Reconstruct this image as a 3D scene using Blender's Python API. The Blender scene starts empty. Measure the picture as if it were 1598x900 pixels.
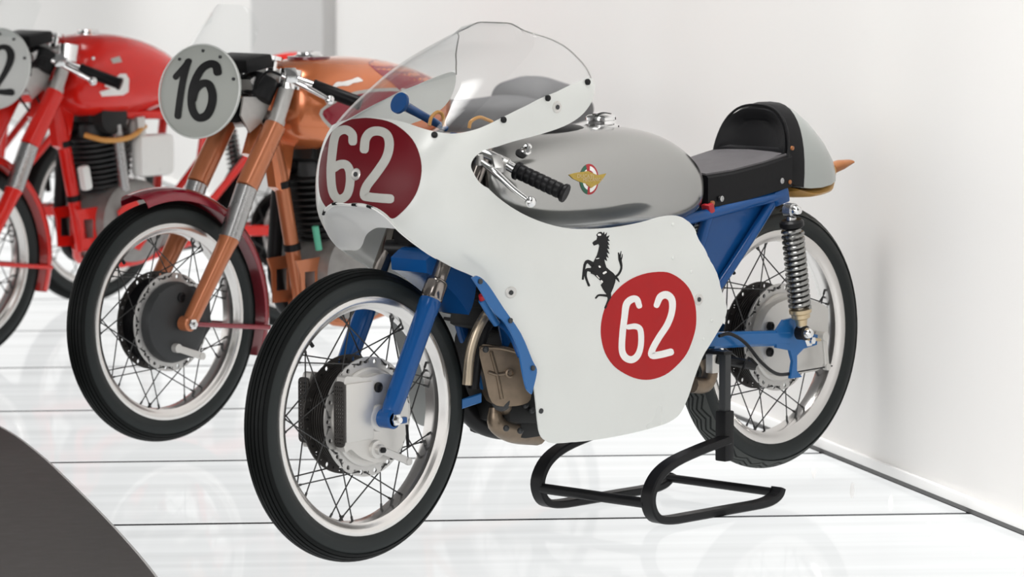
import bpy, bmesh, math, random
import numpy as np
from mathutils import Vector, Matrix, geometry
from mathutils.bvhtree import BVHTree
random.seed(4)
PI = math.pi
scn = bpy.context.scene
COL = scn.collection

# ---------------------------------------------------------------- camera
F_PX = 6103.0
CO = np.array([5.484, 5.571, 1.353])
YAW, PITCH = math.radians(-136.84), math.radians(-5.88)
CD = np.array([math.cos(YAW)*math.cos(PITCH), math.sin(YAW)*math.cos(PITCH), math.sin(PITCH)])
CR = np.cross(CD, [0, 0, 1]); CR /= np.linalg.norm(CR)
CU = np.cross(CR, CD)
cam_data = bpy.data.cameras.new('camera')
cam = bpy.data.objects.new('camera', cam_data); COL.objects.link(cam)
cam.matrix_world = Matrix(((CR[0], CU[0], -CD[0], CO[0]), (CR[1], CU[1], -CD[1], CO[1]),
                           (CR[2], CU[2], -CD[2], CO[2]), (0, 0, 0, 1)))
cam_data.sensor_width = 36.0
cam_data.lens = F_PX/1598*36.0
cam_data.dof.use_dof = True
cam_data.dof.focus_distance = 8.25
cam_data.dof.aperture_fstop = 5.6
scn.camera = cam

# ---------------------------------------------------------------- world and lights
scn.view_settings.view_transform = 'Standard'
scn.view_settings.look = 'None'
scn.view_settings.gamma = 1.0
scn.view_settings.use_curve_mapping = False
scn.view_settings.exposure = 0.70
world = bpy.data.worlds.new('world'); scn.world = world
world.use_nodes = True
bgn = world.node_tree.nodes['Background']
bgn.inputs[0].default_value = (1.0, 0.985, 0.965, 1)
bgn.inputs[1].default_value = 0.66

def area(name, loc, target, size, power, col=(1, 1, 1)):
    l = bpy.data.lights.new(name, 'AREA'); l.shape = 'RECTANGLE'
    l.size, l.size_y = size; l.energy = power; l.color = col
    ob = bpy.data.objects.new(name, l); COL.objects.link(ob)
    ob.location = loc
    ob.rotation_euler = (Vector(target)-Vector(loc)).to_track_quat('-Z', 'Y').to_euler()
    return ob
area('overhead_fill', (0.2, 0.6, 3.6), (-0.6, 0.2, 0), (0.7, 4.5), 22, (1, .985, .97))  # unseen overhead fill added for highlights along the tank top
ww = area('wall_fill', (-2.35, -3.0, 3.62), (-3.10, -2.54, 0.9), (14.0, 0.8), 70, (1, .985, .97))  # unseen fill light added to whiten the back wall evenly
ww.data.spread = math.radians(52)
area('front_fill', (5.2, 1.0, 1.5), (-0.4, -0.1, 0.6), (5.0, 2.6), 70, (1, .99, .98))  # unseen fill light added to brighten the nose and front faces

# ---------------------------------------------------------------- materials
MATS = {}
def mat(name, col, rough=0.5, metal=0.0, coat=0.0, noise=0.0, scale=40.0, bump=0.0, spec=0.5, stretch=None, coat_r=0.06):
    m = bpy.data.materials.new(name); m.use_nodes = True
    nt = m.node_tree; b = nt.nodes['Principled BSDF']
    b.inputs['Base Color'].default_value = (*col, 1)
    b.inputs['Roughness'].default_value = rough
    b.inputs['Metallic'].default_value = metal
    b.inputs['Coat Weight'].default_value = coat
    b.inputs['Coat Roughness'].default_value = coat_r
    b.inputs['Specular IOR Level'].default_value = spec
    tc = nt.nodes.new('ShaderNodeTexCoord')
    mp = nt.nodes.new('ShaderNodeMapping')
    if stretch: mp.inputs['Scale'].default_value = stretch
    nz = nt.nodes.new('ShaderNodeTexNoise')
    nz.inputs['Scale'].default_value = scale; nz.inputs['Detail'].default_value = 2
    nt.links.new(tc.outputs['Object'], mp.inputs[0]); nt.links.new(mp.outputs[0], nz.inputs['Vector'])
    mr = nt.nodes.new('ShaderNodeMapRange')
    mr.inputs['From Min'].default_value = 0.3; mr.inputs['From Max'].default_value = 0.7
    mr.inputs['To Min'].default_value = max(0.02, rough*.9); mr.inputs['To Max'].default_value = min(1, rough*1.1)
    nt.links.new(nz.outputs['Fac'], mr.inputs['Value']); nt.links.new(mr.outputs[0], b.inputs['Roughness'])
    if noise > 0:
        mx = nt.nodes.new('ShaderNodeMix'); mx.data_type = 'RGBA'
        mx.inputs['A'].default_value = (*[c*(1-noise) for c in col], 1)
        mx.inputs['B'].default_value = (*[min(1, c*(1+noise)) for c in col], 1)
        nt.links.new(nz.outputs['Fac'], mx.inputs['Factor']); nt.links.new(mx.outputs['Result'], b.inputs['Base Color'])
    if bump > 0:
        bp = nt.nodes.new('ShaderNodeBump'); bp.inputs['Strength'].default_value = bump; bp.inputs['Distance'].default_value = 0.002
        nt.links.new(nz.outputs['Fac'], bp.inputs['Height']); nt.links.new(bp.outputs[0], b.inputs['Normal'])
    MATS[name] = m
    return m
mat('fairing', (.73, .745, .72), .30, .12, .25, .05, 6)
mat('fairing_inside', (.42, .43, .43), .45, .3, 0, .08, 12)
mat('tank_alloy', (.43, .43, .42), .18, 1.0, 0, .03, 4)
mat('tail_grey', (.38, .405, .39), .33, .1, .3, .03, 6)
mat('rubber', (.004, .005, .005), .55, 0, 0, .2, 60, .05, .16)
mat('rubber_side', (.017, .021, .021), .50, 0, 0, .15, 40, 0, .3)
mat('rubber_grey', (.065, .07, .067), .65, 0, 0, .2, 60, .05, .3)
mat('rim_alloy', (.80, .78, .76), .22, .92, 0, .04, 30)
mat('rim_white', (.82, .82, .80), .35, .2)
mat('spoke', (.07, .07, .07), .35, .9)
mat('cast_alloy', (.58, .57, .555), .42, .75, 0, .1, 70, .08)
mat('plate_alloy', (.66, .645, .62), .40, .6, 0, .05, 20)
mat('dark_cast', (.036, .038, .040), .50, .2, 0, .15, 80, .08)
mat('hub_dark', (.065, .06, .057), .5, .6, 0, .25, 50, .1)
mat('engine_alloy', (.24, .185, .135), .36, .8, 0, .35, 35, .15)
mat('engine_grey', (.30, .29, .28), .5, .6, 0, .3, 35, .12)
mat('engine_black', (.014, .014, .014), .5, .3, 0, .3, 40, .1)
mat('chrome', (.86, .86, .86), .09, 1.0, 0, .03, 20)
mat('steel', (.50, .50, .50), .28, .95, 0, .02, 40)
mat('spring_steel', (.30, .30, .29), .22, .95)
mat('brass', (.62, .50, .33), .30, .9, 0, .1, 40)
mat('stanchion', (.30, .27, .25), .14, .95)
mat('exhaust', (.48, .40, .30), .30, .85, 0, .35, 14)
mat('black_metal', (.007, .007, .008), .40, .05, .0, .15, 40, 0, .25)
mat('black_paint', (.006, .006, .007), .45, 0, 0, 0, 40, 0, .25)
mat('black_leather', (.004, .004, .005), .42, 0, 0, .2, 90, .10, .20)
mat('seat_top', (.085, .08, .085), .70, 0, 0, .25, 30, .08)
mat('grey_seat', (.13, .13, .135), .72, 0, 0, .12, 20, .05)
mat('blue', (.006, .072, .25), .22, .05, .25, .06, 10, 0, .25)
mat('blue_lit', (.018, .125, .35), .22, .1, .2, .08, 10, 0, .35)  # same blue paint, with its lit look put into the colour
mat('copper', (.52, .175, .075), .30, .45, .5, .05, 12)
mat('orange_paint', (.66, .19, .065), .20, .50, .9, .06, 8)
mat('burgundy', (.26, .005, .020), .18, .1, .7, .08, 8)
mat('burgundy_dark', (.13, .006, .018), .22, .1, .8)
mat('red', (.72, .014, .008), .24, 0, .5, .05, 8, 0, .35)
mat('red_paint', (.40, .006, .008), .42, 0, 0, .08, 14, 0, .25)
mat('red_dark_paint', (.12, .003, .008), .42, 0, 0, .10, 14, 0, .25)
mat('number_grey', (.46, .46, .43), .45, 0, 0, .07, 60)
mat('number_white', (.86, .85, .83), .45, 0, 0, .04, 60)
mat('plate_grey', (.44, .46, .43), .40, .05, .2, .03, 10)
mat('plate_white', (.70, .72, .70), .40, 0, .2, .03, 10)
mat('white_paint', (.80, .80, .78), .3, 0, .3, .03, 10)
mat('gold', (.46, .32, .06), .40, .3, 0, .2, 200)
mat('gold_pale', (.62, .48, .30), .45, .2)
mat('green', (.01, .11, .06), .4)
mat('badge_red', (.40, .012, .02), .4)
mat('leather_tan', (.50, .27, .06), .42, 0, .2, .15, 30)
mat('leather_brown', (.33, .12, .035), .48, 0, .1, .15, 30)
mat('rubber_hose', (.62, .30, .07), .40, 0, .1)
mat('wall', (.81, .80, .785), .75, 0, 0, .012, 1.2)
mat('wall_grey', (.56, .555, .55), .75, 0, 0, .012, 1.2)
mat('skirting', (.84, .84, .83), .45)
mat('blocker_grey', (.22, .22, .22), .8)
mat('gap', (.16, .16, .16), .8)
mat('joint', (.055, .06, .065), .6, 0, 0, .1, 20)
mat('floor_base', (.15, .16, .17), .7)
mat('dark_floor', (.118, .110, .107), .62, 0, 0, .16, 22, .05, .3)
mat('reflection_paint', (.62, .62, .61), .35)  # mirrored wall discs put into colour and a slight glow
MATS['reflection_paint'].node_tree.nodes['Principled BSDF'].inputs['Emission Color'].default_value = (1, 1, 1, 1)
MATS['reflection_paint'].node_tree.nodes['Principled BSDF'].inputs['Emission Strength'].default_value = .18
mat('green_tube', (.10, .42, .28), .35)

def glass_mat(name, tint=(.985, .99, .99), rough=.03):
    # thin clear sheet: passes light, mirrors more towards grazing angles
    m = bpy.data.materials.new(name); m.use_nodes = True
    nt = m.node_tree; nt.nodes.clear()
    out = nt.nodes.new('ShaderNodeOutputMaterial'); mx = nt.nodes.new('ShaderNodeMixShader')
    lw = nt.nodes.new('ShaderNodeLayerWeight'); lw.inputs['Blend'].default_value = .5
    pw = nt.nodes.new('ShaderNodeMath'); pw.operation = 'POWER'; pw.inputs[1].default_value = 4.5
    ma = nt.nodes.new('ShaderNodeMath'); ma.operation = 'MULTIPLY_ADD'; ma.inputs[1].default_value = .55; ma.inputs[2].default_value = .025
    tr = nt.nodes.new('ShaderNodeBsdfTransparent'); tr.inputs[0].default_value = (*tint, 1)
    gl = nt.nodes.new('ShaderNodeBsdfGlossy'); gl.inputs['Roughness'].default_value = rough; gl.inputs['Color'].default_value = (.9, .9, .9, 1)
    nt.links.new(lw.outputs['Facing'], pw.inputs[0]); nt.links.new(pw.outputs[0], ma.inputs[0]); nt.links.new(ma.outputs[0], mx.inputs[0])
    nt.links.new(tr.outputs[0], mx.inputs[1]); nt.links.new(gl.outputs[0], mx.inputs[2]); nt.links.new(mx.outputs[0], out.inputs[0])
    MATS[name] = m
glass_mat('screen_clear')

def floor_mat():
    # backlit glass floor: the panels give off light, with faint bands from the tubes below
    m = bpy.data.materials.new('lit_floor'); m.use_nodes = True
    nt = m.node_tree; b = nt.nodes['Principled BSDF']
    b.inputs['Base Color'].default_value = (.12, .123, .123, 1)
    b.inputs['Roughness'].default_value = .045
    b.inputs['Specular IOR Level'].default_value = .5
    b.inputs['IOR'].default_value = 1.05
    tc = nt.nodes.new('ShaderNodeTexCoord')
    mp = nt.nodes.new('ShaderNodeMapping'); mp.inputs['Scale'].default_value = (.35, 11, 1)
    nz = nt.nodes.new('ShaderNodeTexNoise'); nz.inputs['Scale'].default_value = 1.0; nz.inputs['Detail'].default_value = 3
    mr = nt.nodes.new('ShaderNodeMapRange')
    mr.inputs['From Min'].default_value = .3; mr.inputs['From Max'].default_value = .7
    mr.inputs['To Min'].default_value = .41; mr.inputs['To Max'].default_value = .49
    nt.links.new(tc.outputs['Object'], mp.inputs[0]); nt.links.new(mp.outputs[0], nz.inputs['Vector'])
    nt.links.new(nz.outputs['Fac'], mr.inputs['Value'])
    b.inputs['Emission Color'].default_value = (.985, 1, 1, 1)
    nt.links.new(mr.outputs[0], b.inputs['Emission Strength'])
    MATS['lit_floor'] = m
floor_mat()

# ---------------------------------------------------------------- helpers
def V(*a): return np.array(a, float)
def unit(v):
    v = np.asarray(v, float); return v/np.linalg.norm(v)
def ray(px, py): return CD + CR*(px-799)/F_PX + CU*(450-py)/F_PX
def at(px, py, y, D=(0, 0, 0)):
    """point of the photograph's pixel on the bike's lengthwise plane y, in that bike's own frame"""
    q = ray(px, py); t = (y+D[1]-CO[1])/q[1]
    return CO+t*q-np.array(D)
def catmull(P, k, closed=False):
    P = [np.asarray(p, float) for p in P]; n = len(P)
    if k <= 1: return P
    out = []
    rng = range(n) if closed else range(n-1)
    for i in rng:
        p1, p2 = P[i], P[(i+1) % n]
        p0 = P[i-1] if (closed or i > 0) else 2*p1-p2
        p3 = P[(i+2) % n] if (closed or i+2 < n) else 2*p2-p1
        for j in range(k):
            t = j/k
            out.append(.5*((2*p1)+(p2-p0)*t+(2*p0-5*p1+4*p2-p3)*t*t+(3*p1-p0-3*p2+p3)*t**3))
    if not closed: out.append(P[-1])
    return out
def frame(ax):
    ax = unit(ax); h = V(0, 0, 1) if abs(ax[2]) < .9 else V(1, 0, 0)
    u = unit(np.cross(h, ax)); return u, np.cross(ax, u), ax

class MB:
    def __init__(s): s.v = []; s.f = []
    def add(s, v, f):
        n = len(s.v); s.v += [tuple(map(float, p)) for p in v]; s.f += [tuple(i+n for i in q) for q in f]; return s
    def lathe(s, c, ax, prof, n=28, cap=True, close=False):
        u, w, a = frame(ax); c = np.asarray(c, float); vs = []; fs = []
        for (r, h) in prof:
            r = max(r, 1e-4)
            for k in range(n):
                t = 2*PI*k/n; vs.append(c+a*h+r*(u*math.cos(t)+w*math.sin(t)))
        m = len(prof)
        for i in range(m if close else m-1):
            for k in range(n):
                a0, b0 = i*n+k, i*n+(k+1) % n; j = (i+1) % m
                fs.append((a0, b0, j*n+(k+1) % n, j*n+k))
        if cap and not close:
            fs.append(tuple(range(n))[::-1]); fs.append(tuple((m-1)*n+k for k in range(n)))
        return s.add(vs, fs)
    def cyl(s, p, q, r, r2=None, n=20, bev=0.0):
        p, q = np.asarray(p, float), np.asarray(q, float); L = np.linalg.norm(q-p); r2 = r if r2 is None else r2
        pr = [(r, 0), (r2, L)] if not bev else [(r-bev, 0), (r, bev), (r2, L-bev), (r2-bev, L)]
        return s.lathe(p, q-p, pr, n)
    def tube(s, pts, r, n=10, k=1, closed=False, sq=None):
        P = catmull(pts, k, closed); m = len(P)
        R = np.interp(np.linspace(0, 1, m), np.linspace(0, 1, len(r)), r) if hasattr(r, '__len__') else [r]*m
        vs = []; fs = []; pu = None
        for i in range(m):
            t = unit(P[(i+1) % m]-P[i-1]) if closed or 0 < i < m-1 else unit(P[1]-P[0] if i == 0 else P[-1]-P[-2])
            if pu is None: pu = frame(t)[0]
            pu = unit(pu-t*np.dot(pu, t)); w = np.cross(t, pu)
            for q in range(n):
                g = 2*PI*q/n; vs.append(P[i]+R[i]*(pu*math.cos(g)+w*math.sin(g)))
        for i in range(m if closed else m-1):
            j = (i+1) % m
            for q in range(n): fs.append((i*n+q, i*n+(q+1) % n, j*n+(q+1) % n, j*n+q))
        if not closed: fs += [tuple(range(n))[::-1], tuple((m-1)*n+q for q in range(n))]
        return s.add(vs, fs)
    def bar(s, pts, side, w, t, k=1, closed=False):
        """flat bar: width w along side, thickness t across the path"""
        P = catmull(pts, k, closed); m = len(P); side = unit(side); vs = []; fs = []
        for i in range(m):
            d = unit(P[(i+1) % m]-P[i-1]) if closed or 0 < i < m-1 else unit(P[1]-P[0] if i == 0 else P[-1]-P[-2])
            up = unit(np.cross(d, side)); b = min(w, t)*.18
            for (a, c) in ((-1, -1), (1, -1), (1, 1), (-1, 1)):
                vs.append(P[i]+side*(a*(w/2-b))+up*(c*t/2)); vs.append(P[i]+side*(a*w/2)+up*(c*(t/2-b)))
        o = [0, 2, 3, 5, 4, 6, 7, 1]; n = 8
        for i in range(m if closed else m-1):
            j = (i+1) % m
            for q in range(n): fs.append((i*n+o[q], i*n+o[(q+1) % n], j*n+o[(q+1) % n], j*n+o[q]))
        if not closed: fs += [tuple(o)[::-1], tuple((m-1)*n+q for q in o)]
        return s.add(vs, fs)
    def box(s, c, size, rot=None, bev=0.0):
        bm = bmesh.new(); bmesh.ops.create_cube(bm, size=1)
        for v in bm.verts: v.co = Vector((v.co.x*size[0], v.co.y*size[1], v.co.z*size[2]))
        if bev > 0: bmesh.ops.bevel(bm, geom=bm.edges[:], offset=bev, segments=2, affect='EDGES', profile=.6)
        M = Matrix.Rotation(rot[2], 3, 'Z') @ Matrix.Rotation(rot[1], 3, 'Y') @ Matrix.Rotation(rot[0], 3, 'X') if rot else Matrix.Identity(3)
        bm.verts.index_update()
        s.add([np.array(M @ v.co)+np.asarray(c, float) for v in bm.verts], [tuple(v.index for v in f.verts) for f in bm.faces]); bm.free()
        return s
    def loft(s, rings, cap=True, closed=True):
        n = len(rings[0]); m = len(rings); fs = []
        for i in range(m-1):
            for q in range(n if closed else n-1): fs.append((i*n+q, i*n+(q+1) % n, (i+1)*n+(q+1) % n, (i+1)*n+q))
        if cap and closed: fs += [tuple(range(n))[::-1], tuple((m-1)*n+q for q in range(n))]
        return s.add([p for r in rings for p in r], fs)
    def ball(s, c, r, n=16, sc=(1, 1, 1)):
        vs = []; fs = []; m = n//2
        for i in range(m+1):
            p = PI*i/m
            for k in range(n):
                t = 2*PI*k/n; vs.append(np.asarray(c, float)+V(r*sc[0]*max(math.sin(p), 1e-3)*math.cos(t), r*sc[1]*max(math.sin(p), 1e-3)*math.sin(t), r*sc[2]*math.cos(p)))
        for i in range(m):
            for k in range(n): fs.append((i*n+k, (i+1)*n+k, (i+1)*n+(k+1) % n, i*n+(k+1) % n))
        return s.add(vs, fs)
    def sheet(s, poly, mapf, th, sp, holes=(), off=0.0):
        """2-D outline cut into triangles, mapped to space by mapf(Nx2)->(pos, normal), given thickness th"""
        vs, tri = tri2d(poly, holes, sp)
        pos, nr = mapf(vs)
        N = len(vs); top = pos+nr*off
        s.add_two(top, top-nr*th, tri); return s
    def add_two(s, top, bot, tri):
        N = len(top); cnt = {}
        for t in tri:
            for a, b in ((t[0], t[1]), (t[1], t[2]), (t[2], t[0])):
                cnt[(a, b)] = 1
        fs = [tuple(t) for t in tri]+[tuple(i+N for i in t[::-1]) for t in tri]
        for (a, b) in cnt:
            if (b, a) not in cnt: fs.append((b, a, a+N, b+N))
        return s.add(list(top)+list(bot), fs)
    def plate(s, poly, y, th, holes=(), sp=9.0, org=(0, 0)):
        """flat plate in the lengthwise plane, poly in (x, z)"""
        def mp(P): return np.stack([P[:, 0]+org[0], np.full(len(P), y), P[:, 1]+org[1]], 1), np.tile(V(0, 1, 0), (len(P), 1))
        return s.sheet(poly, mp, th, sp, holes)
    def build(s, name, mname, parent=None, smooth=35):
        me = bpy.data.meshes.new(name); me.from_pydata(s.v, [], s.f); me.validate()
        bm = bmesh.new(); bm.from_mesh(me); bmesh.ops.recalc_face_normals(bm, faces=bm.faces); bm.to_mesh(me); bm.free()
        if smooth:
            me.polygons.foreach_set('use_smooth', [True]*len(me.polygons)); me.set_sharp_from_angle(angle=math.radians(smooth))
        me.materials.append(MATS[mname])
        o = bpy.data.objects.new(name, me); COL.objects.link(o)
        if parent is not None: o.parent = parent
        return o

def inpoly(P, poly):
    x, y = P[:, 0][:, None], P[:, 1][:, None]; A = np.asarray(poly, float); B = np.roll(A, -1, 0)
    c = ((A[:, 1] > y) != (B[:, 1] > y)) & (x < (B[:, 0]-A[:, 0])*(y-A[:, 1])/(B[:, 1]-A[:, 1]+1e-15)+A[:, 0])
    return c.sum(1) % 2 == 1
def resample(poly, sp):
    A = np.asarray(poly, float); out = []
    for i in range(len(A)):
        p, q = A[i], A[(i+1) % len(A)]; n = max(1, int(math.ceil(np.linalg.norm(q-p)/sp)))
        out += [p+(q-p)*j/n for j in range(n)]
    return np.array(out)
def tri2d(poly, holes, sp):
    loops = [resample(poly, sp)]+[np.asarray(h, float) for h in holes]
    pts = []; ed = []
    for L in loops:
        n = len(pts); pts += list(L); ed += [(n+i, n+(i+1) % len(L)) for i in range(len(L))]
    lo, hi = loops[0].min(0), loops[0].max(0)
    if max(hi-lo) > sp*1.5:
        gx = np.arange(lo[0]+sp*.5, hi[0], sp); gy = np.arange(lo[1]+sp*.5, hi[1], sp)
        if len(gx) and len(gy):
            G = np.stack(np.meshgrid(gx, gy), -1).reshape(-1, 2)
            G = G[inpoly(G, loops[0])]
            for h in loops[1:]: G = G[~inpoly(G, h)]
            bd = np.array(pts)
            if len(G):
                keep = np.array([((bd-g)**2).sum(1).min() > (.35*sp)**2 for g in G]); pts += list(G[keep])
    r = geometry.delaunay_2d_cdt([Vector((float(p[0]), float(p[1]))) for p in pts], ed, [], 0, 1e-7)
    vs = np.array([(v.x, v.y) for v in r[0]]); tri = np.array([t for t in r[2] if len(t) == 3])
    c = vs[tri].mean(1); k = inpoly(c, loops[0])
    for h in loops[1:]: k &= ~inpoly(c, h)
    tri = tri[k]
    e1 = vs[tri[:, 1]]-vs[tri[:, 0]]; e2 = vs[tri[:, 2]]-vs[tri[:, 0]]; ar = e1[:, 0]*e2[:, 1]-e1[:, 1]*e2[:, 0]
    tri = tri[np.abs(ar) > 1e-12]; ar = ar[np.abs(ar) > 1e-12]
    tri[ar < 0] = tri[ar < 0][:, ::-1]
    used = np.unique(tri); mp = np.full(len(vs), -1); mp[used] = np.arange(len(used))
    return vs[used], mp[tri].tolist()

class Skin:
    """a surface to lay badges, numbers and bolts on"""
    def __init__(s, v, f, D=(0, 0, 0)): s.b = BVHTree.FromPolygons([tuple(p) for p in v], [tuple(q) for q in f]); s.D = np.array(D, float)
    def hit(s, px, py):
        q = unit(ray(px, py)); l, n, i, t = s.b.ray_cast(Vector(CO-s.D), Vector(q))
        if l is None: return None, None
        n = np.array(n); n = -n if n@q > 0 else n
        return np.array(l), n
    def mapf(s, off=0):
        def g(P):
            pos = np.zeros((len(P), 3)); nr = np.zeros((len(P), 3)); ok = []
            for i, (a, b) in enumerate(P):
                l, n = s.hit(a, b)
                if l is not None: pos[i] = l; nr[i] = n; ok.append(i)
            ok = np.array(ok)
            for i in range(len(P)):
                if i not in set(ok.tolist()):
                    j = ok[((P[ok]-P[i])**2).sum(1).argmin()]; pos[i] = pos[j]; nr[i] = nr[j]
            return pos, nr
        return g
    def decal(s, name, poly, mname, parent, off=.0008, th=.0007, sp=6.0, holes=()):
        return MB().sheet(poly, s.mapf(), th, sp, holes, off).build(name, mname, parent)

def ribbon(mb, pts, w, mapf, k=6, off=.0012, th=.0006, round_caps=True):
    """a painted stroke: centre line pts (2-D) of width w (number or list)"""
    P = catmull([np.array(p, float) for p in pts], k); m = len(P)
    W = np.interp(np.linspace(0, 1, m), np.linspace(0, 1, len(w)), w) if hasattr(w, '__len__') else np.full(m, float(w))
    L = []; R = []
    for i in range(m):
        t = unit(P[min(i+1, m-1)]-P[max(i-1, 0)]); n = V(-t[1], t[0]); L.append(P[i]+n*W[i]/2); R.append(P[i]-n*W[i]/2)
    rows = [(L[i], R[i]) for i in range(m)]
    if round_caps:
        for end in (0, -1):
            t = unit(P[1]-P[0])*-1 if end == 0 else unit(P[-1]-P[-2]); n = V(-t[1], t[0]); r = W[end]/2
            ex = []
            for g in (.35, .65, .9):
                a = math.sqrt(1-g*g)*r; c = P[end]+t*r*g
                nn = n if end else -n
                ex.append((c+nn*a, c-nn*a))
            rows = (ex[::-1]+rows) if end == 0 else rows+ex
    A = np.array([p for q in rows for p in (q[0], .5*(q[0]+q[1]), q[1])]); tri = []
    for i in range(len(rows)-1):
        for j in (0, 1):
            a, b, c, d = 3*i+j, 3*i+j+1, 3*i+j+4, 3*i+j+3; tri += [(a, b, c), (a, c, d)]
    pos, nr = mapf(A); top = pos+nr*off
    return mb.add_two(top, top-nr*th, tri)

def thing(name, label, cat, loc=(0, 0, 0), group=None):
    o = bpy.data.objects.new(name, None); COL.objects.link(o); o.location = loc; o.empty_display_size = .1
    o['label'] = label; o['category'] = cat
    if group: o['group'] = group
    return o
def structure(o): o['kind'] = 'structure'; return o
def ring(x, hw, zt, zb, e=2.4, n=36, cy=0.0):
    out = []; zc, h = (zt+zb)/2, (zt-zb)/2
    for k in range(n):
        t = 2*PI*k/n; c, s_ = math.cos(t), math.sin(t)
        out.append(V(x, cy+hw*math.copysign(abs(c)**(2/e), c), zc+h*math.copysign(abs(s_)**(2/e), s_)))
    return out
def circle2(cx, cy, r, n=14, sx=1.0): return [(cx+sx*r*math.cos(2*PI*k/n), cy+r*math.sin(2*PI*k/n)) for k in range(n)]
# ---------------------------------------------------------------- the setting
ZF = -0.005                                   # floor level
fd = unit(V(-1.371, 1.235)); fn = V(-fd[1], fd[0])
w0 = V(-1.879, -.339); wd = unit(V(.692, 1.131)); wn = V(wd[1], -wd[0])      # wall foot line and its normal into the room
def wallbox(name, t0, t1, z0, z1, front, depth, mname, parent=None):
    c = w0+wd*(t0+t1)/2+wn*(front-depth/2)
    o = MB().box((0, 0, 0), (t1-t0, depth, z1-z0), bev=.002).build(name, mname, parent)
    o.location = (c[0], c[1], (z0+z1)/2); o.rotation_euler = (0, 0, math.atan2(wd[1], wd[0]))
    return o
structure(wallbox('wall_back', -22, 5, ZF+.016, 4.6, 0, .16, 'wall'))
structure(wallbox('wall_pillar', -6.486, -5.18, ZF+.016, 4.6, .05, .06, 'wall_grey'))
structure(wallbox('baseboard_back', -22, 5, ZF+.013, ZF+.036, .012, .012, 'skirting'))
structure(wallbox('trim_1', -22, 5, ZF, ZF+.013, .004, .16, 'gap'))

flo = MB().box((0, 0, -.035), (30, 30, .02)).build('floor', 'floor_base'); structure(flo)
flo.location = (3, 1, ZF)
n0 = .493-.925*5
for k in range(22):
    a, b = n0+.925*k+.014, n0+.925*(k+1)-.014
    def tw(n):                                # where the joint meets the wall foot
        q = ((w0-fn*n)@wn)/(fd@wn); return q-.004*1.6
    ta, tb = min(tw(a), 6.5), min(tw(b), 6.5)
    lo = -9.0
    poly = [(lo, a), (ta, a), (tb, b), (lo, b)]
    vs = [V(x, y-a, z) for z in (0, -.024) for x, y in poly]
    o = MB().add(vs, [(0, 1, 2, 3), (7, 6, 5, 4), (0, 4, 5, 1), (1, 5, 6, 2), (2, 6, 7, 3), (3, 7, 4, 0)]).build('floor_panel', 'lit_floor', flo, 0)
    jt = [(lo, b), (tb, b), (tw(b+.028) if tb < 6.4 else tb, b+.028), (lo, b+.028)]
    jv = [V(x, y-a, z) for z in (-.0012, -.022) for x, y in jt]
    j = MB().add(jv, [(0, 1, 2, 3), (7, 6, 5, 4), (0, 4, 5, 1), (1, 5, 6, 2), (2, 6, 7, 3), (3, 7, 4, 0)]).build('floor_joint', 'joint', flo, 0)
    p = fn*a; j.location = (p[0]-3, p[1]-1, 0); j.rotation_euler = (0, 0, math.atan2(fd[1], fd[0]))
    o.location = (p[0]-3, p[1]-1, 0); o.rotation_euler = (0, 0, math.atan2(fd[1], fd[0]))

bpts = [(-1.02, -6.5), (-1.02, -3.6), (-.95, -2.55), (-.735, -2.023), (-.5, -1.593), (-.199, -1.101), (.101, -.625), (.405, -.162), (.75, .33), (1.15, .86), (1.65, 1.42), (2.3, 2.1)]
edge = [tuple(p) for p in catmull([V(*p) for p in bpts], 5)]
poly = edge+[(3.0, 9.0), (12, 9), (12, -6.5)]
dk = MB().sheet(poly, lambda P: (np.stack([P[:, 0], P[:, 1], np.full(len(P), ZF+.008)], 1), np.tile(V(0, 0, 1), (len(P), 1))), .0075, 3.0).build('floor_dark', 'dark_floor')
structure(dk)
tr = MB().tube([V(x, y, ZF+.004) for x, y in edge], .005, 6).build('trim_2', 'skirting'); structure(tr)
for px, py in ((1270, 735), (1330, 765), (1390, 785), (1450, 822), (1520, 850), (1590, 882)):  # painted streaks standing in for wall discs mirrored in the floor
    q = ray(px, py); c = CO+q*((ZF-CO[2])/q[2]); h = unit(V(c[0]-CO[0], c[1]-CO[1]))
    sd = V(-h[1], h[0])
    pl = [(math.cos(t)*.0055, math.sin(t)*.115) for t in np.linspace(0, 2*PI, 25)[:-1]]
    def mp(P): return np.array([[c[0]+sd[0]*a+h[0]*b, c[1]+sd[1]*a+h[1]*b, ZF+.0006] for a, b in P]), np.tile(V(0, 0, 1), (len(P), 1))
    o = MB().sheet(pl, mp, .0005, .2).build('floor_reflection', 'reflection_paint', flo)
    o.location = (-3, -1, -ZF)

structure(MB().box((0, 0, 0), (14, 20, .12)).build('ceiling_blocker', 'blocker_grey')).location = (0.5, -2.0, 3.75)  # unseen, added to block world light and darken reflections from above
# ---------------------------------------------------------------- wheels
def arc_profile(rc, R, hw, grooves, lim, step, gw, gd):
    th = set(np.arange(-lim, lim+1e-6, step).tolist())
    pts = []
    for t in sorted(th):
        if all(abs(t-g) > gw*1.3 for g in grooves): pts.append((t, 0.0))
    for g in grooves: pts += [(g-gw, 0.0), (g-gw*.6, gd), (g+gw*.6, gd), (g+gw, 0.0)]
    return sorted(pts)
SPOKE = {}
def spoke_mesh(side, lead, fr, rr, mname):
    key = (side, lead, fr, rr)
    if key not in SPOKE:
        g = math.radians(40)*lead
        p = V(0, side*.034, fr); q = V(rr*math.sin(g), side*.005, rr*math.cos(g))
        d = unit(q-p)
        o = MB().tube([p, q], .0015, 6).tube([q-d*.013, q+d*.003], .0026, 6).tube([p+V(0, side*.003, 0), p-V(0, side*.008, 0)], .0024, 6).build('spoke', mname)
        SPOKE[key] = o.data; bpy.data.objects.remove(o)
    return SPOKE[key]
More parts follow.
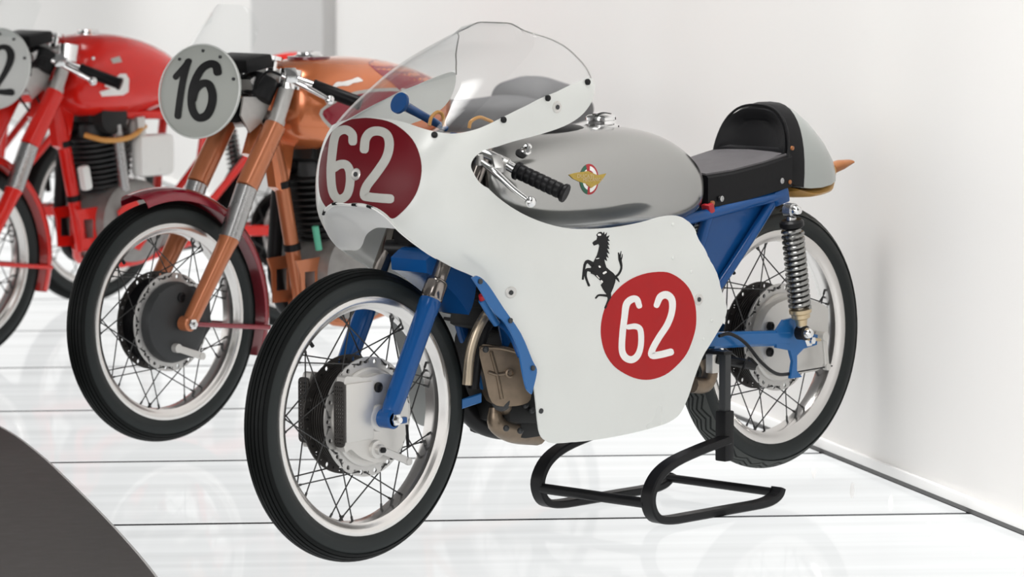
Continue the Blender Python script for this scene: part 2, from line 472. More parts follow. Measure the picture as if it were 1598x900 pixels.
def wheel(parent, name, c, R=.297, hw=.036, tread='rib', plate='alloy', rimm='rim_alloy', tyre_side='rubber_side', detail=True):
    c = V(*c); Yx = V(0, 1, 0)
    half = [(.2432, .0262), (.2415, .0290), (.2370, .0296), (.2315, .0288), (.2268, .0264), (.2232, .0222), (.2170, .0190), (.2145, .0120), (.2138, .004)]
    prof = half+[(r, -h) for r, h in half[::-1]]+[(.2365, -.022), (.221, -.012), (.221, .012), (.2365, .022)]
    w = MB().lathe(c, Yx, prof, 96, close=True).build(name, rimm, parent, 40)
    rc = R-hw
    # carcass
    sp = []
    for t in np.linspace(-100, 100, 41):
        a = math.radians(t); sp.append((rc+(R-.004-rc)*math.cos(a), (hw-.0015)*math.sin(a)))
    sp = [(.236, -.0215), (.2445, -.0268)]+[(r, h) for r, h in sp if r > .2475]+[(.2445, .0268), (.236, .0215), (.234, 0)]
    ty = MB().lathe(c, Yx, sp, 96, close=True).build('tyre', tyre_side, w, 50)
    ln = MB()
    for s in (-1, 1):
        for rr, hh in ((.2505, .0305),): ln.lathe(c, Yx, [(rr-.0012, s*hh), (rr, s*(hh+.0012)), (rr+.0012, s*hh)], 96, cap=False)
    # tread
    tb = MB()
    if tread == 'rib':
        pr = arc_profile(rc, R, hw, (-48, -34, -20.5, -7, 7, 20.5, 34, 48), 62, 4, 2.2, .0032)
        n = 120; amp = 0.0
    else:
        pr = arc_profile(rc, R, hw, (-42, -25, -8, 8, 25, 42), 60, 4, 3.6, .0060)
        n = 256; amp = 8.5
    vs = []; fs = []; m = len(pr)
    for j in range(n):
        u = 2*PI*j/n; tri = (abs((j % 8)-4)/2-1) if amp else 0
        for (t, dep) in pr:
            tt = math.radians(t+(amp*tri if abs(t) < 56 else 0)); r = rc+(R-dep-rc)*math.cos(tt)-dep*.0; h = (hw-dep*.6)*math.sin(tt)
            vs.append(c+V(r*math.sin(u), h, r*math.cos(u)))
    for j in range(n):
        k = (j+1) % n
        for i in range(m-1): fs.append((j*m+i, j*m+i+1, k*m+i+1, k*m+i))
    # underside closes the band
    e0 = [c+V((rc+(R-.010-rc)*math.cos(math.radians(pr[0][0])))*math.sin(2*PI*j/n), -hw*.80, (rc+(R-.010-rc)*math.cos(math.radians(pr[0][0])))*math.cos(2*PI*j/n)) for j in range(n)]
    tb.add(vs, fs); tb.build('tread', 'rubber' if tread == 'rib' else 'rubber_grey', w, 30)
    # hub drum with fins
    fins = []
    for k in range(9):
        h = -.026+.0065*k; fins += [(.096, h-.0018), (.107, h-.0010), (.107, h+.0010), (.096, h+.0018)]
    hb = MB().lathe(c, Yx, [(.03, -.055), (.06, -.05), (.095, -.03)]+fins+[(.095, .03), (.06, .05), (.03, .055)], 56)
    hb.build('hub', 'hub_dark' if plate != 'dark' else 'black_metal', w, 30)
    for s in (-1, 1):
        hl = [circle2(.112*math.cos(a), .112*math.sin(a), .0050 if i % 2 == 0 else .0026, 10) for i, a in enumerate(np.arange(36)*2*PI/36)] if detail else []
        hl = [h for i, h in enumerate(hl) if True]
        fl = MB().plate(circle2(0, 0, .121, 72), s*.030+.002, .004, hl+[circle2(0, 0, .090, 40)], 9, (c[0], c[2]))
        for v in range(0): pass
        fl.build('hub_flange', 'cast_alloy' if s > 0 else 'hub_dark', w, 30)
        for lead in (-1, 1):
            me = spoke_mesh(s, lead, .112, .2150, 'spoke')
            for k in range(9):
                o = bpy.data.objects.new('spoke', me); COL.objects.link(o); o.parent = w
                o.location = c; o.rotation_euler = (0, math.radians(40*k+(10 if lead > 0 else 0)+(5 if s > 0 else 0)), 0)
    # valve
    MB().cyl(c+V(.135, .0, .165), c+V(.122, .0, .150), .004, n=10).build('valve', 'black_metal', w)
    return w

def mesh_scoop(w, c, y0, y1, x, z0, z1):
    hl = [circle2((y0+y1)/2+dy, z, .0021, 7) for dy in (-.009, -.003, .003, .009) for z in np.arange(z0+.008, z1-.004, .0075)]
    hl = [[(p[0]+0, p[1]+(.0035 if int(round((h[0][0]*1000))) % 2 else 0)) for p in h] for h in hl]
    r = .010; pl = []
    for cx, cz, a0 in ((y1-r, z1-r, 0), (y0+r, z1-r, 90), (y0+r, z0+r, 180), (y1-r, z0+r, 270)):
        pl += [(cx+r*math.cos(math.radians(a0+t)), cz+r*math.sin(math.radians(a0+t))) for t in (0, 30, 60, 90)]
    def mp(P): return np.stack([np.full(len(P), c[0]+x), P[:, 0]+c[1], P[:, 1]+c[2]], 1), np.tile(V(1, 0, 0), (len(P), 1))
    MB().sheet(pl, mp, .003, .05, hl).build('scoop_mesh', 'hub_dark', w)

def mirror_y(pts): return [V(p[0], -p[1], p[2]) for p in pts]

# ================================================================ silver racing motorcycle with full fairing
bike = thing('racing_motorcycle', 'silver faired racing motorcycle with red 62 discs, raised on a black stand', 'motorcycle')

# ---- front wheel
HF = V(0, 0, .292)
fw = wheel(bike, 'front_wheel', HF)
for s in (1, -1):
    b = MB().lathe(HF, V(0, s, 0), [(.02, .026), (.099, .027), (.100, .037), (.096, .040), (.02, .040)], 56)
    pl = [(.095, .078), (.072, .090), (.030, .084), (-.015, .088), (-.050, .078), (-.078, .048), (-.088, .0), (-.076, -.050), (-.045, -.080), (.0, -.090), (.045, -.076), (.075, -.056), (.095, -.050)]
    pl = [tuple(p) for p in catmull([V(*p) for p in pl], 4, True)]
    th = .058
    b.plate(pl, .060 if s > 0 else -.038, .022, (), .03, (0, .292))
    b.box(HF+V(.055, s*.061, .018), (.078, .010, .118), bev=.004)
    b.lathe(HF+V(.008, 0, -.062), V(0, s, 0), [(.019, .058), (.018, .068), (.012, .070)], 20)
    b.lathe(HF, V(0, s, 0), [(.028, .058), (.026, .066), (.016, .068)], 24)
    b.build('brake_plate', 'plate_alloy', fw, 35)
    mesh_scoop(fw, HF, min(s*.036, s*.066), max(s*.036, s*.066), .100, -.050, .082)
    # bolt and lever of the brake
    MB().lathe(HF+V(.0, 0, .062), V(0, s, 0), [(.0105, .058), (.0105, .064), (.007, .066), (.0055, .063), (.003, .063)], 18).build('plate_bolt', 'black_metal', fw)
    a, e = HF+V(.008, s*.074, -.062), HF+V(-.062, s*.084, -.092)
    lv = MB().bar([a, (a+e)/2+V(0, s*.003, 0), e], (0, 0, 1), .016, .006, 3)
    lv.cyl(a-V(0, s*.006, 0), a+V(0, s*.006, 0), .0105, n=20, bev=.001).cyl(e-V(0, s*.004, 0), e+V(0, s*.005, 0), .008, n=16, bev=.001)
    lv.build('brake_arm', 'cast_alloy', fw)
    MB().lathe(a, V(0, s, 0), [(.0062, .005), (.0062, .012), (.003, .013)], 6).cyl(a-V(0, s*.012, 0), a-V(0, s*.006, 0), .014, n=18).build('arm_nut', 'black_metal', fw)
    MB().cyl(e, e+V(.006, 0, .052), .0012, n=6).cyl(e+V(.0, 0, .03), e+V(.004, 0, .075), .003, n=8).build('brake_cable', 'black_metal', fw)

# ---- fork
SL0, SL1 = V(-.015, .085, .312), V(-.128, .085, .525)
fdir = unit(SL1-SL0)
for s in (1, -1):
    g = V(1, s, 1)
    top = SL1+fdir*.36
    st = MB().cyl((SL1+fdir*.01)*g, top*g, .0168, n=28).build('fork_leg', 'stanchion', bike)
    MB().lathe(SL0*g, fdir, [(.012, -.014), (.019, -.008), (.0205, .004), (.0205, .02), (.0212, .03), (.0215, .205), (.0225, .215), (.0225, .236), (.020, .241)], 32).build('slider', 'blue', st)
    MB().lathe((SL1)*g, fdir, [(.020, -.004), (.0232, .0), (.0232, .034), (.0215, .038), (.017, .042)], 32).build('dust_cap', 'stanchion', st)
    lug = MB().cyl(V(-.006, s*.060, .292), V(-.006, s*.102, .292), .0195, n=24, bev=.003)
    lug.tube([V(-.006, s*.085, .292), V(-.012, s*.085, .306), V(-.022, s*.085, .325)], .019, 16)
    lug.box(V(-.030, s*.092, .287), (.034, .012, .014), bev=.004)
    lug.build('axle_lug', 'blue', st)
    MB().lathe(V(-.006, 0, .292), V(0, s, 0), [(.0125, .100), (.0125, .110), (.010, .112), (.0072, .112), (.0066, .118), (.004, .119)], 6).lathe(V(-.006, 0, .292), V(0, s, 0), [(.0145, .0995), (.0145, .102)], 20).build('axle_nut', 'chrome', st, 25)
# yokes
for t, n_ in ((.10, 'lower'), (.33, 'upper')):
    cc = SL1+fdir*t
    MB().tube([cc*V(1, -1, 1), V(cc[0]-.03, 0, cc[2]), cc], .020, 12, 4).build('fork_yoke', 'black_metal', bike)
MB().cyl(V(-.20, 0, .63), V(-.30, 0, .84), .022, n=24).build('steering_stem', 'blue', bike)
# blue oil tank behind the front wheel, hollowed to clear the tyre
ot = [(-.118, .602), (-.150, .620), (-.185, .618), (-.225, .602), (-.252, .572), (-.264, .540), (-.256, .505), (-.243, .482)]
ot = [tuple(p) for p in catmull([V(*p) for p in ot], 3)]+[(-.309*math.sin(t), .292+.309*math.cos(t)) for t in np.radians(np.linspace(50, 23, 10))]
MB().plate(ot, .080, .100, (), .03).build('oil_tank', 'blue', bike, 40)
# ---- fairing skin: horizontal sections, a = way round from the nose, z = height
ZK = np.array([.20, .40, .56, .62, .68, .74, .80, .86, .90, .94, .98, 1.01, 1.04, 1.058, 1.068])
XF = np.array([-.1308, -.1411, -.1297, -.0421, .0039, .0120, .0030, -.0292, -.0741, -.1302, -.1936, -.2583, -.3357, -.3762, -.4057])
WW = np.array([.185, .20, .20, .195, .195, .195, .195, .198, .200, .200, .190, .172, .138, .10, .05])
LL = np.array([.30, .30, .27, .22, .20, .19, .19, .20, .22, .25, .25, .20, .11, .05, .02])
QE = .76
A0 = .30
def herm(vk, z):
    m = np.gradient(vk, ZK); z = np.clip(z, ZK[0], ZK[-1]); i = np.clip(np.searchsorted(ZK, z)-1, 0, len(ZK)-2)
    h = ZK[i+1]-ZK[i]; t = (z-ZK[i])/h
    return (2*t**3-3*t**2+1)*vk[i]+(t**3-2*t**2+t)*h*m[i]+(-2*t**3+3*t**2)*vk[i+1]+(t**3-t**2)*h*m[i+1]
def skin(a, z):
    xf, w, L = herm(XF, z), herm(WW, z), herm(LL, z)
    b = np.abs(a); ph = np.clip(b/A0, 0, 1)*PI/2
    return np.stack([xf-L*(1-np.maximum(np.cos(ph), 0)**QE)-np.clip(b-A0, 0, None), np.sign(a)*w*np.sin(ph)**QE, z], -1)
def skin_map(P):
    a, z = P[:, 0], P[:, 1]; e = 1e-3
    p = skin(a, z); da = skin(a+e, z)-skin(a-e, z); dz = skin(a, np.minimum(z+e, 1.0679))-skin(a, z-e)
    n = np.cross(da, dz); n /= np.linalg.norm(n, axis=1)[:, None]+1e-12
    out = p-np.stack([np.full(len(p), -.35), np.zeros(len(p)), z], 1); sg = np.sign((n*out).sum(1)); sg[sg == 0] = 1
    return p, n*sg[:, None]
ga, gz = np.linspace(-1.1, 1.15, 300), np.linspace(.205, 1.067, 150)
GA, GZ = np.meshgrid(ga, gz); GV = skin(GA.ravel(), GZ.ravel()); nA = len(ga)
GF = [(i*nA+j, i*nA+j+1, (i+1)*nA+j+1, (i+1)*nA+j) for i in range(len(gz)-1) for j in range(nA-1)]
SK = Skin(GV, GF)
def inv(px, py):
    l, n = SK.hit(px, py)
    x, y, z = l; xf, L = float(herm(XF, np.array(z))), float(herm(LL, np.array(z)))
    if x < xf-L: a = A0+(xf-L-x)
    else: a = A0*math.acos(max(0, min(1, 1-(xf-x)/L))**(1/QE))/(PI/2)
    return (math.copysign(a, y), z)
arch = [(550, 320.5), (568, 322), (583, 326), (605, 341), (627, 364)]
low = [(652, 384), (680, 403), (710, 419), (738, 431), (757, 447), (778, 474), (800, 506), (818, 545), (830, 585), (836, 625), (839, 655), (843, 677), (853, 688)]
belly = [(880, 691), (930, 686), (985, 676), (1030, 664), (1050, 655), (1063, 643), (1075, 617), (1084, 589), (1096, 558), (1109, 536), (1127, 506), (1134, 487), (1133, 473), (1124, 446), (1109, 408), (1098, 385), (1086, 361), (1078, 349), (1072, 344)]
cut = [(1063, 338.5), (1050, 336), (1030, 338.5), (1000, 347), (955, 355), (905, 357.5), (865, 352), (825, 338), (785, 314), (755, 290), (739, 270), (735, 257), (742, 244), (760, 233), (800, 221), (845, 209), (880, 197), (905, 182), (921, 163), (928, 143), (926, 127), (918, 121.5)]
seam = [(890, 133), (855, 149), (820, 166), (785, 183), (760, 195), (738, 203), (712, 208), (688, 207), (662, 201), (635, 192), (614, 187)]
ARCH = [inv(*p) for p in arch]; ARCH[0] = (0.0, ARCH[0][1])
SEAM = [inv(*p) for p in seam]+[(0.0, inv(596, 184.5)[1])]
body = ARCH+[inv(*p) for p in low+belly+cut]+SEAM
def smooth2(P, k=3): return [tuple(p) for p in catmull([V(*p) for p in P], k)]
half_ = smooth2(body, 3)
full = half_+[(-a, z) for a, z in half_[::-1][1:-1]]
fb = MB().sheet(full, skin_map, .003, .013)
fair = fb.build('fairing', 'fairing', bike, 50)
FS = Skin(fb.v, fb.f)
# clear screen on top of the same sections
e = [(.3828, .955), (.3546, .97), (.3326, .985), (.3146, 1.0), (.3039, 1.015), (.299, 1.03), (.2927, 1.042), (.2674, 1.052), (.2216, 1.06), (.1515, 1.0655), (.07, 1.0672)]
low_edge = [(a, z-.007) for a, z in SEAM]
half2 = smooth2(low_edge[::-1], 3)[1:]+smooth2(e, 3)
sfull = [(0.0, low_edge[-1][1])]+half2+[(-a, z) for a, z in half2[::-1]]
sm = MB().sheet(sfull, lambda P: (skin_map(P)[0]-skin_map(P)[1]*.0035, skin_map(P)[1]), .002, .013)
scr = sm.build('windscreen', 'screen_clear', bike, 60)
# rear rim of the screen, beading
def edge3(P, off=0.0):
    p, n = skin_map(np.array(P)); return list(p+n*off)
MB().tube(edge3([(a, z) for a, z in e]+[(-a, z) for a, z in e[::-1]], -.004), .0016, 6, 2).build('screen_edging', 'cast_alloy', scr)
# rolled air scoop under the nose
ARC2 = ARCH+[inv(*p) for p in low[:2]]
C1 = edge3([(-a, z) for a, z in smooth2(ARC2, 4)[::-1]]+smooth2(ARC2, 4)[1:], -.001)
m = len(C1); rows = []
for j, u in enumerate(np.linspace(0, 1, 9)):
    row = []
    for i, p in enumerate(C1):
        t = abs(2*i/(m-1)-1); k = (1-t**3.5)
        row.append(p+V(-.115*u*(k*.85+.15), -p[1]*.10*u, -.052*k*u**1.5+.006*k*math.sin(PI*u)))
    rows.append(row)
top = np.array([p for r in rows for p in r]); tri = []
for i in range(8):
    for j in range(m-1):
        a = i*m+j; tri += [(a, a+1, a+m+1), (a, a+m+1, a+m)]
MB().add_two(top, top-V(0, 0, .002), tri).build('scoop', 'white_paint', fair)
MB().bar([p+V(.002, 0, .001) for p in C1], (1, 0, .3), .012, .0025).build('scoop_rim', 'white_paint', fair)
for i in (int(m*.25), int(m*.38), int(m*.52), int(m*.64)):
    p = C1[i]; d = unit(C1[i+1]-C1[i-1]); MB().tube([p-d*.006+V(.006, 0, .002), p+d*.006+V(.006, 0, .002)], .0030, 8).build('scoop_slot', 'black_paint', fair)

# ---- paint on the fairing
nose_disc = [(578, 184.5), (604, 189), (624, 199), (644, 218), (655, 242), (658, 268), (652, 296), (640, 317), (624, 334), (612, 341), (602, 333), (588, 324), (570, 318), (556, 316.5), (540, 318), (526, 322), (515, 327), (507, 320), (500, 306), (497.5, 284), (499, 260), (504, 236), (514, 212), (526, 199), (544, 188), (560, 185)]
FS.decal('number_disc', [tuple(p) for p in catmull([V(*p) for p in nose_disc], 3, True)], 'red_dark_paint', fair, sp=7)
side_disc = [(1035, 424), (1050, 428), (1066, 439), (1078, 455), (1085, 478), (1086, 505), (1081, 528), (1071, 552), (1055, 571), (1037, 585), (1015, 592), (995, 591), (975, 583), (957, 570), (944, 550), (938, 526), (938, 505), (943, 483), (953, 464), (968, 447), (987, 434), (1010, 426)]
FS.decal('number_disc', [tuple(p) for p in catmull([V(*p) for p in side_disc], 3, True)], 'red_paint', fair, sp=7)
FM = FS.mapf()
def digits(name, strokes, w, mname):
    b = MB()
    for s_ in strokes: ribbon(b, s_, w, FM, 5)
    b.build(name, mname, fair, 0)
N6 = [(551, 221), (550, 210), (541, 203), (530, 205), (523, 214), (519, 240), (517, 268), (519, 295), (525, 308), (534, 310), (543, 302), (547, 284), (546, 266), (540, 257), (530, 257), (522, 262)]
N2 = [(569, 233), (571, 217), (579, 207), (592, 205), (604, 211), (608, 226), (603, 247), (588, 270), (573, 290), (569, 304), (575, 307), (594, 309), (609, 310)]
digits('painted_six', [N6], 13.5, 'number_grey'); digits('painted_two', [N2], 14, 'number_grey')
S6 = [(997, 477), (993, 467), (985, 467), (977, 475), (974, 495), (971, 520), (970, 545), (975, 557), (985, 561), (994, 555), (999, 542), (1000, 525), (998, 513), (991, 509), (980, 510)]
S2 = [(1024, 476), (1030, 463), (1040, 460), (1048, 468), (1048, 486), (1041, 506), (1028, 526), (1018, 544), (1017, 554), (1030, 553), (1046, 549)]
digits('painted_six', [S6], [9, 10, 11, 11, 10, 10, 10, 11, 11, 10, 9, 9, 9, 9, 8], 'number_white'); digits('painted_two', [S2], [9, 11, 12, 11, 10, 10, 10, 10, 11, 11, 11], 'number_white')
# rearing horse
def hc(P): return [(880+x/6.427, 350+y/6.427) for x, y in P]
horse = [(325, 105), (345, 80), (372, 74), (388, 92), (402, 74), (406, 108), (430, 80), (422, 124), (456, 110), (440, 142), (460, 166), (436, 166), (457, 208), (436, 202), (456, 248), (431, 242), (456, 296), (426, 282), (446, 336), (420, 322), (432, 368), (402, 350), (412, 392), (424, 430), (460, 462), (495, 488), (520, 522), (512, 580), (492, 640), (470, 690), (472, 735), (455, 760), (440, 805), (417, 848), (403, 838), (424, 790), (438, 750), (430, 705), (408, 678), (384, 640), (368, 606), (384, 590), (392, 568), (360, 560), (330, 532), (302, 506), (268, 492), (262, 450), (288, 392), (310, 348), (330, 308), (345, 258), (354, 214), (344, 196), (322, 206), (300, 213), (284, 186), (300, 168), (326, 154), (334, 128)]
FS.decal('horse_emblem', hc(horse), 'black_paint', fair, sp=2.2)
for pts, w in (([(285, 402), (238, 372), (212, 395), (200, 450), (188, 548)], [50, 34, 26, 22, 18]), ([(290, 462), (228, 456), (215, 510), (232, 570), (250, 612)], [44, 30, 24, 20, 22]),
               ([(432, 715), (350, 710), (318, 738)], [26, 20, 16]), ([(512, 530), (552, 492), (575, 430), (560, 350), (545, 285)], [22, 20, 20, 30, 8]), ([(556, 360), (566, 300), (572, 270)], [16, 10, 5]), ([(562, 380), (580, 330), (584, 300)], [16, 9, 5]),
               ([(515, 530), (535, 548), (552, 575)], [24, 22, 8])):
    hb = MB(); ribbon(hb, hc(pts), [q/6.427 for q in w], FM, 5, off=.0008); hb.build('horse_limb', 'black_paint', fair, 0)
for pts, w in (([(345, 103), (358, 103)], 22), ([(395, 490), (415, 478)], 20), ([(372, 565), (380, 578)], 14), ([(322, 345), (345, 340)], 8), ([(350, 420), (356, 428)], 16), ([(325, 512), (350, 540)], 7)):
    hw_ = MB(); ribbon(hw_, hc(pts), w/6.427, FM, 3, off=.0016); hw_.build('horse_white_spot', 'number_white', fair, 0)  # white spots of the printed emblem
# bolts, washers and rivets of the fairing
def on_skin(name, sk, px, py, prof, mname, parent, n=18):
    l, nn = sk.hit(px, py)
    return MB().lathe(l, nn, prof, n).build(name, mname, parent)
for px, py in ((797, 456), (1090, 467), (869, 167), (556, 272)):
    wsh = on_skin('washer', FS, px, py, [(.0125, -.001), (.0125, .0015), (.0105, .0028), (.004, .0016)], 'plate_alloy', fair, 24)
    on_skin('quarter_turn_screw', FS, px, py, [(.0050, .001), (.0048, .0036), (.002, .0038)], 'dark_cast', fair)
for px, py in ((916, 128), (854, 153), (785, 187), (678, 211)):
    on_skin('screen_bolt', FS, px, py, [(.0065, -.001), (.0065, .004), (.0045, .0062), (.002, .0062)], 'black_paint', fair)
for px, py in ((844, 641),): on_skin('panel_screw', FS, px, py, [(.0055, -.001), (.0055, .002), (.003, .003)], 'dark_cast', fair)
for px, py in ((1050, 350), (1050, 402), (1079, 424), (1111, 500), (1098, 528)):
    on_skin('rivet', FS, px, py, [(.0042, -.001), (.0040, .0012), (.0022, .0022)], 'fairing', fair)
# blue bracket along the front edge of the side panel
lf = [(737, 433), (752, 456), (771, 487), (791, 507), (808, 541), (815, 576), (822, 606), (830, 615)]
rt = [(836, 592), (838, 576), (831, 562), (813, 520), (787, 482), (764, 447), (752, 434), (744, 430)]
def ymap(y): return lambda P: (np.array([at(a, b, y) for a, b in P]), np.tile(V(0, 1, 0), (len(P), 1)))
br = MB().sheet([tuple(p) for p in catmull([V(*p) for p in lf], 3)]+[tuple(p) for p in catmull([V(*p) for p in rt], 3)], ymap(.203), .004, 14).build('fairing_bracket', 'blue_lit', bike)
for px, py in ((749, 439), (796, 500), (831, 574)): MB().lathe(at(px, py, .203), V(0, 1, 0), [(.0055, 0), (.0055, .003), (.003, .0035)], 14).build('bracket_bolt', 'dark_cast', br)

# ---- instruments under the screen
MB().lathe(V(-.16, .03, .845), unit(V(-.55, 0, .83)), [(.02, -.05), (.038, -.045), (.040, .0), (.036, .004), (.034, 0)], 28).build('rev_counter', 'black_metal', bike)
p0, p1 = V(-.122, 0, .917), V(-.257, 0, .859)
d = unit(p1-p0)
MB().lathe(p0, d, [(.006, -.002), (.022, .0), (.0225, .006), (.015, .014), (.0105, .024), (.009, .06), (.009, .10), (.006, .15)], 24).build('steering_damper', 'blue', bike)
for (a, b, c) in (((670, 196), (682, 175), (693, 197)), ((732, 200), (748, 183), (768, 190))):
    q = [at(*a, .02), at(a[0]+3, (a[1]+b[1])/2-2, .02), at(*b, .02), at((b[0]+c[0])/2+3, b[1]+4, .02), at(*c, .02)]
    MB().tube(q, .0038, 8, 5).build('rubber_hose', 'rubber_hose', bike)

# ---- fuel tank
st = [(-.285, .05, .790, .69), (-.295, .085, .808, .67), (-.32, .110, .820, .65), (-.37, .130, .830, .632), (-.46, .145, .838, .615), (-.60, .152, .845, .608), (-.74, .150, .843, .608), (-.83, .145, .830, .612), (-.89, .136, .806, .620), (-.93, .122, .778, .632), (-.952, .10, .752, .645), (-.963, .07, .725, .665), (-.966, .03, .705, .685)]
xs = np.array([s_[0] for s_ in st]); tt = np.arange(len(st))
fine = np.array(catmull([V(*s_) for s_ in st], 5))
tb = MB().loft([ring(*f, e=2.55, n=56) for f in fine]); tank = tb.build('fuel_tank', 'tank_alloy', bike, 60)
TS = Skin(tb.v, tb.f)
MB().lathe(V(-.735, 0, .838), V(.02, 0, 1), [(.040, 0), (.040, .006), (.032, .010), (.030, .016), (.033, .018), (.033, .024), (.028, .028), (.012, .030)], 32).build('filler_cap', 'chrome', tank)
MB().bar([V(-.70, .012, .869), V(-.735, .0, .871), V(-.775, -.012, .866)], (0, 1, 0), .012, .004, 3).build('cap_lever', 'chrome', tank)
MB().ball(V(-.575, .0, .838), .09, 20, (1.1, .62, .19)).build('chin_pad', 'black_leather', bike)
on_skin('tank_tap', TS, 819, 238, [(.012, -.002), (.012, .006), (.009, .008), (.008, .020), (.004, .022)], 'chrome', tank, 8)
on_skin('tank_tap_seal', TS, 813, 240, [(.012, -.003), (.012, .002), (.006, .003)], 'black_metal', tank)
# winged badge
def bc(P): return [(860+x/10, 230+y/10) for x, y in P]
def ov(rx, ry, a0, a1, n=16, tilt=.0): return [(590+rx*math.cos(math.radians(a)), 497+ry*math.sin(math.radians(a))) for a in np.linspace(a0, a1, n)]
def band(r0, r1, a0, a1): return bc(ov(r0, r0*1.6, a0, a1)+ov(r1, r1*1.6, a1, a0))
TS.decal('badge_ground', bc(ov(150, 240, 0, 350, 30)), 'badge_red', tank, .0006, .0005, 5)
TS.decal('badge_green', band(150, 105, 102, 250), 'green', tank, .0009, .0005, 5)
TS.decal('badge_white', band(128, 88, -84, 84), 'number_white', tank, .0011, .0005, 5)
TS.decal('badge_white', band(105, 72, 106, 246), 'number_white', tank, .0011, .0005, 5)
wing = [(270, 425), (360, 400), (440, 388), (520, 378), (570, 368), (640, 402), (720, 432), (790, 420), (855, 405), (815, 470), (780, 512), (740, 562), (670, 596), (620, 634), (575, 600), (530, 562), (440, 536), (340, 490)]
TS.decal('badge_wings', bc(wing), 'gold', tank, .0016, .0008, 4)
def text_decal(name, s_, sk, x0, y0, w, h, rot, mname, parent, off):
    cu = bpy.data.curves.new('lettering', 'FONT'); cu.body = s_; cu.size = 1; cu.resolution_u = 2
    ob = bpy.data.objects.new('lettering', cu); COL.objects.link(ob)
    bpy.context.view_layer.update()
    me = ob.to_mesh(); P = np.array([(v.co.x, v.co.y) for v in me.vertices]); fs = [tuple(p.vertices) for p in me.polygons]
    ob.to_mesh_clear(); bpy.data.objects.remove(ob)
    lo, hi = P.min(0), P.max(0); Q = (P-lo)/(hi-lo); c, s2 = math.cos(rot), math.sin(rot)
    X = Q[:, 0]*w; Yy = -(Q[:, 1]-.5)*h
    pix = np.stack([x0+X*c-Yy*s2, y0+X*s2+Yy*c], 1)
    pos, nr = sk.mapf()(pix)
    return MB().add(pos+nr*off, fs).build(name, mname, parent, 0)
text_decal('badge_lettering', 'DUCATI', TS, 900, 274.5, 25, 6, .04, 'gold_pale', tank, .0022)
text_decal('badge_lettering', 'MECCANICA', TS, 909, 280.5, 31, 5, -.02, 'gold_pale', tank, .0022)

MB().box(V(-.250, 0, .72), (.15, .13, .22), (0, -.15, 0), .02).build('interior_shade', 'black_metal', bike)  # added black block standing in for the shade inside the fairing
# ---- clip-on handlebars
for s in (1, -1):
    g = V(1, s, 1)
    b0, b1, b2 = V(-.235, .085, .822)*g, V(-.287, .170, .780)*g, V(-.331, .270, .734)*g
    d = unit(b2-b1)
    hb = MB().tube([b0, (b0+b1)/2+V(0, 0, .006), b1, b1+d*.02], .0105, 16, 4).build('handlebar', 'chrome', bike)
    gp = [(.0165, 0), (.019, .003), (.019, .009), (.0155, .011)]
    for k in range(7): gp += [(.0155, .012+.0135*k), (.0163, .015+.0135*k), (.0163, .022+.0135*k), (.0150, .0245+.0135*k)]
    gp += [(.0158, .108), (.0195, .112), (.0200, .117), (.0185, .119), (.010, .1185)]
    MB().lathe(b1-d*.002, d, gp, 28).build('grip', 'black_leather', hb, 25)
    l0, l1 = V(-.201, .150, .803)*g, V(-.245, .250, .722)*g
    lv = MB().tube([l0, l0+(l1-l0)*.35+V(.004, 0, .004), l0+(l1-l0)*.7+V(.003, 0, 0), l1], [.0055, .0075, .0060, .0050], 12, 6).ball(l1, .0115, 18)
    lv.build('lever', 'chrome', hb)
    pv = MB().box((l0+b1)/2+V(0, 0, .003), (.05, .02, .014), (0, .5, s*.9), .004).cyl(l0-V(0, 0, .01), l0+V(0, 0, .012), .008, n=16, bev=.001)
    pv.tube([b1-d*.045, b1-d*.02], .0155, 16).build('lever_clamp', 'cast_alloy', hb)
    MB().tube([l0+V(.01, 0, .005), l0+V(.06, -s*.04, .0), l0+V(.08, -s*.09, -.06)], .003, 8, 5).build('control_cable', 'black_metal', hb)

# ---- seat, hump pad and tail
def srow(x, hw, zt, zb): return [V(x, -hw, zb), V(x, -hw, zt-.010), V(x, -hw+.010, zt), V(x, hw-.010, zt), V(x, hw, zt-.010), V(x, hw, zb)]
seat = MB().loft([srow(-.968, .103, .733, .658), srow(-1.05, .108, .738, .664), (srow(-1.15, .110, .750, .676)), srow(-1.245, .112, .766, .690)]).build('seat', 'black_leather', bike, 25)
def stop(x, hw, z): return [V(x, -hw, z-.003), V(x, -hw*.6, z), V(x, 0, z+.002), V(x, hw*.6, z), V(x, hw, z-.003)]
P = [stop(-.966, .098, .736), stop(-1.05, .103, .741), stop(-1.15, .105, .753), stop(-1.232, .106, .766)]
top = np.array([p for r in P for p in r]); tri = []
for i in range(3):
    for j in range(4): a = i*5+j; tri += [(a, a+1, a+6), (a, a+6, a+5)]
MB().add_two(top, top-V(0, 0, .004), tri).build('seat_cover', 'seat_top', seat)
def archring(x, hw, zt, zb, lean, n=22):
    out = []
    for k in range(n+1):
        t = PI*k/n; c, s_ = math.cos(t), math.sin(t)
        z = zb+(zt-zb)*abs(s_)**.9; y = hw*math.copysign(abs(c)**.75, c)
        out.append(V(x-lean*(z-zb), y, z))
    return out
pad = [archring(-1.246, .070, .832, .775, .25), archring(-1.233, .090, .846, .768, .25), archring(-1.228, .101, .858, .76, .25), archring(-1.236, .110, .868, .70, .20), archring(-1.262, .113, .872, .69, .16), archring(-1.285, .113, .872, .685, .10)]
hp = MB().loft(pad).build('seat_hump', 'black_leather', bike, 40)
MB().tube([p+V(.002, 0, 0) for p in archring(-1.233, .108, .866, .74, .22, 30)], .0030, 8).build('piping', 'black_metal', hp)
tl = []
